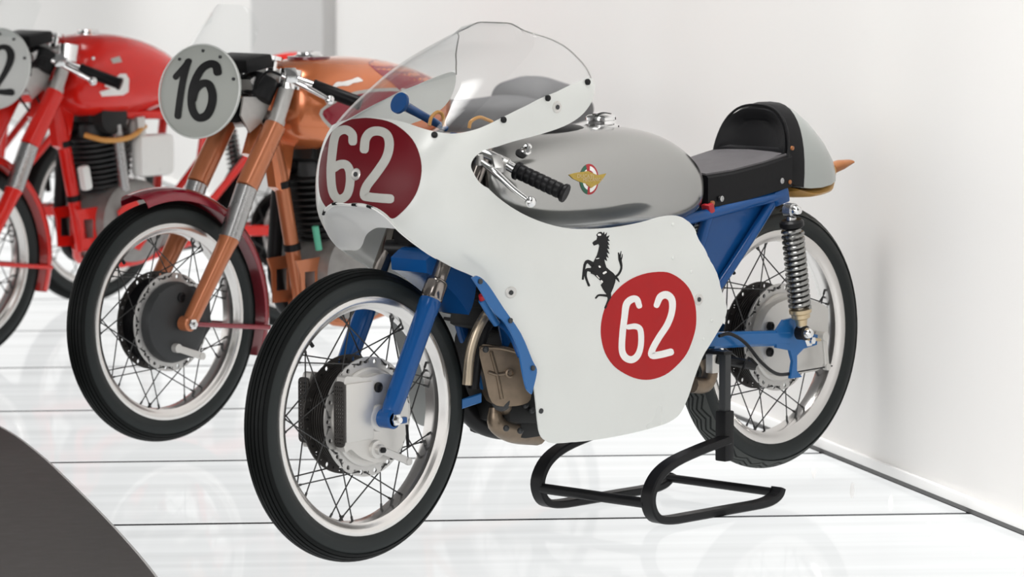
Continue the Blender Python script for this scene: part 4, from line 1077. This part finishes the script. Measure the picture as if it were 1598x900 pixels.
    if number != '16':
        MB().box(V(-.655, .105, .565), (.135, .055, .125), (0, 0, 0), .022).build('oil_tank', 'white_paint', b)
        MB().cyl(V(-.61, .105, .62), V(-.605, .105, .68), .015, n=14).build('oil_filler', 'plate_alloy', b)
        MB().tube([hd+V(.09, .06, -.02), hd+V(.05, .11, -.035), hd+V(-.03, .12, -.03), hd+V(-.10, .11, .0)], .008, 10, 5).build('oil_hose', 'rubber_hose', b)
        MB().box(V(-.41, .085, .51), (.03, .03, .075), (0, .2, 0), .012).build('horn', 'white_paint', b)
        pl = MB().plate([(-.50, .41), (-.56, .45), (-.60, .40), (-.62, .33), (-.58, .29), (-.53, .31)], .128, .006, [circle2(-.55, .38, .01, 8), circle2(-.57, .34, .01, 8)], .05).build('sprocket_guard', c1, b)
    else:
        MB().cyl(V(-.452, .07, .50), V(-.465, .07, .44), .009, n=12).build('breather_tube', 'green_tube', b)
    # rear end
    HR_ = V(-1.29, 0, .295)
    rw_ = wheel(b, 'rear_wheel', HR_, R=.297, hw=.038, tread='rib', plate='dark', detail=False)
    MB().lathe(HR_, V(0, 1, 0), [(.02, .026), (.099, .027), (.100, .045), (.09, .055), (.02, .056)], 40).build('brake_plate', 'dark_cast', rw_)
    swb = MB()
    for s in (1, -1): swb.bar([V(-.83, s*.095, .33), V(-1.32, s*.10, .30)], (0, 1, 0), .025, .032)
    swb.tube([V(-.85, -.1, .33), V(-.85, .1, .33)], .018, 12).build('swingarm', fork, b)
    for s in (1, -1):
        t0, t1 = V(-1.16, s*.125, .66), V(-1.23, s*.125, .34); d = unit(t1-t0)
        sh = MB().lathe(t0, d, [(.008, 0), (.013, .03), (.013, .27), (.009, .31)], 14).build('shock_absorber', 'black_metal', b)
        u, w_, _ = frame(d)
        MB().tube([t0+d*(.05+.18*i/120)+(u*math.cos(2*PI*i/10)+w_*math.sin(2*PI*i/10))*.021 for i in range(121)], .0045, 6).build('coil_spring', 'spring_steel', sh)
    return b

orange = naked_bike('copper-orange racing motorcycle with oval number 16 plate and burgundy front mudguard', (-.88, -1.57, 0), 'orange_paint', 'burgundy', 'burgundy', '16', .95)
red_bike = naked_bike('bright red racing motorcycle with a white number 2 plate, cut by the left edge', (-1.515, -3.16, 0), 'red', 'red', 'red', '2', .80, fork='red', detail=False, po=(-.03, 0, -.018), ho=(.03, 0, -.03))
def copy_tree(o, parent=None):
    c = o.copy(); COL.objects.link(c); c.parent = parent
    for ch in list(o.children):
        if ch.name.split('.')[0] in ('plate_digit_two',): continue
        copy_tree(ch, c)
    return c
back = copy_tree(red_bike); back.location = (-1.57, -4.15, 0)
back['label'] = 'farthest red motorcycle, only glimpsed behind the engine of the red number 2 machine'
bike['group'] = 'racing motorcycles in a row'
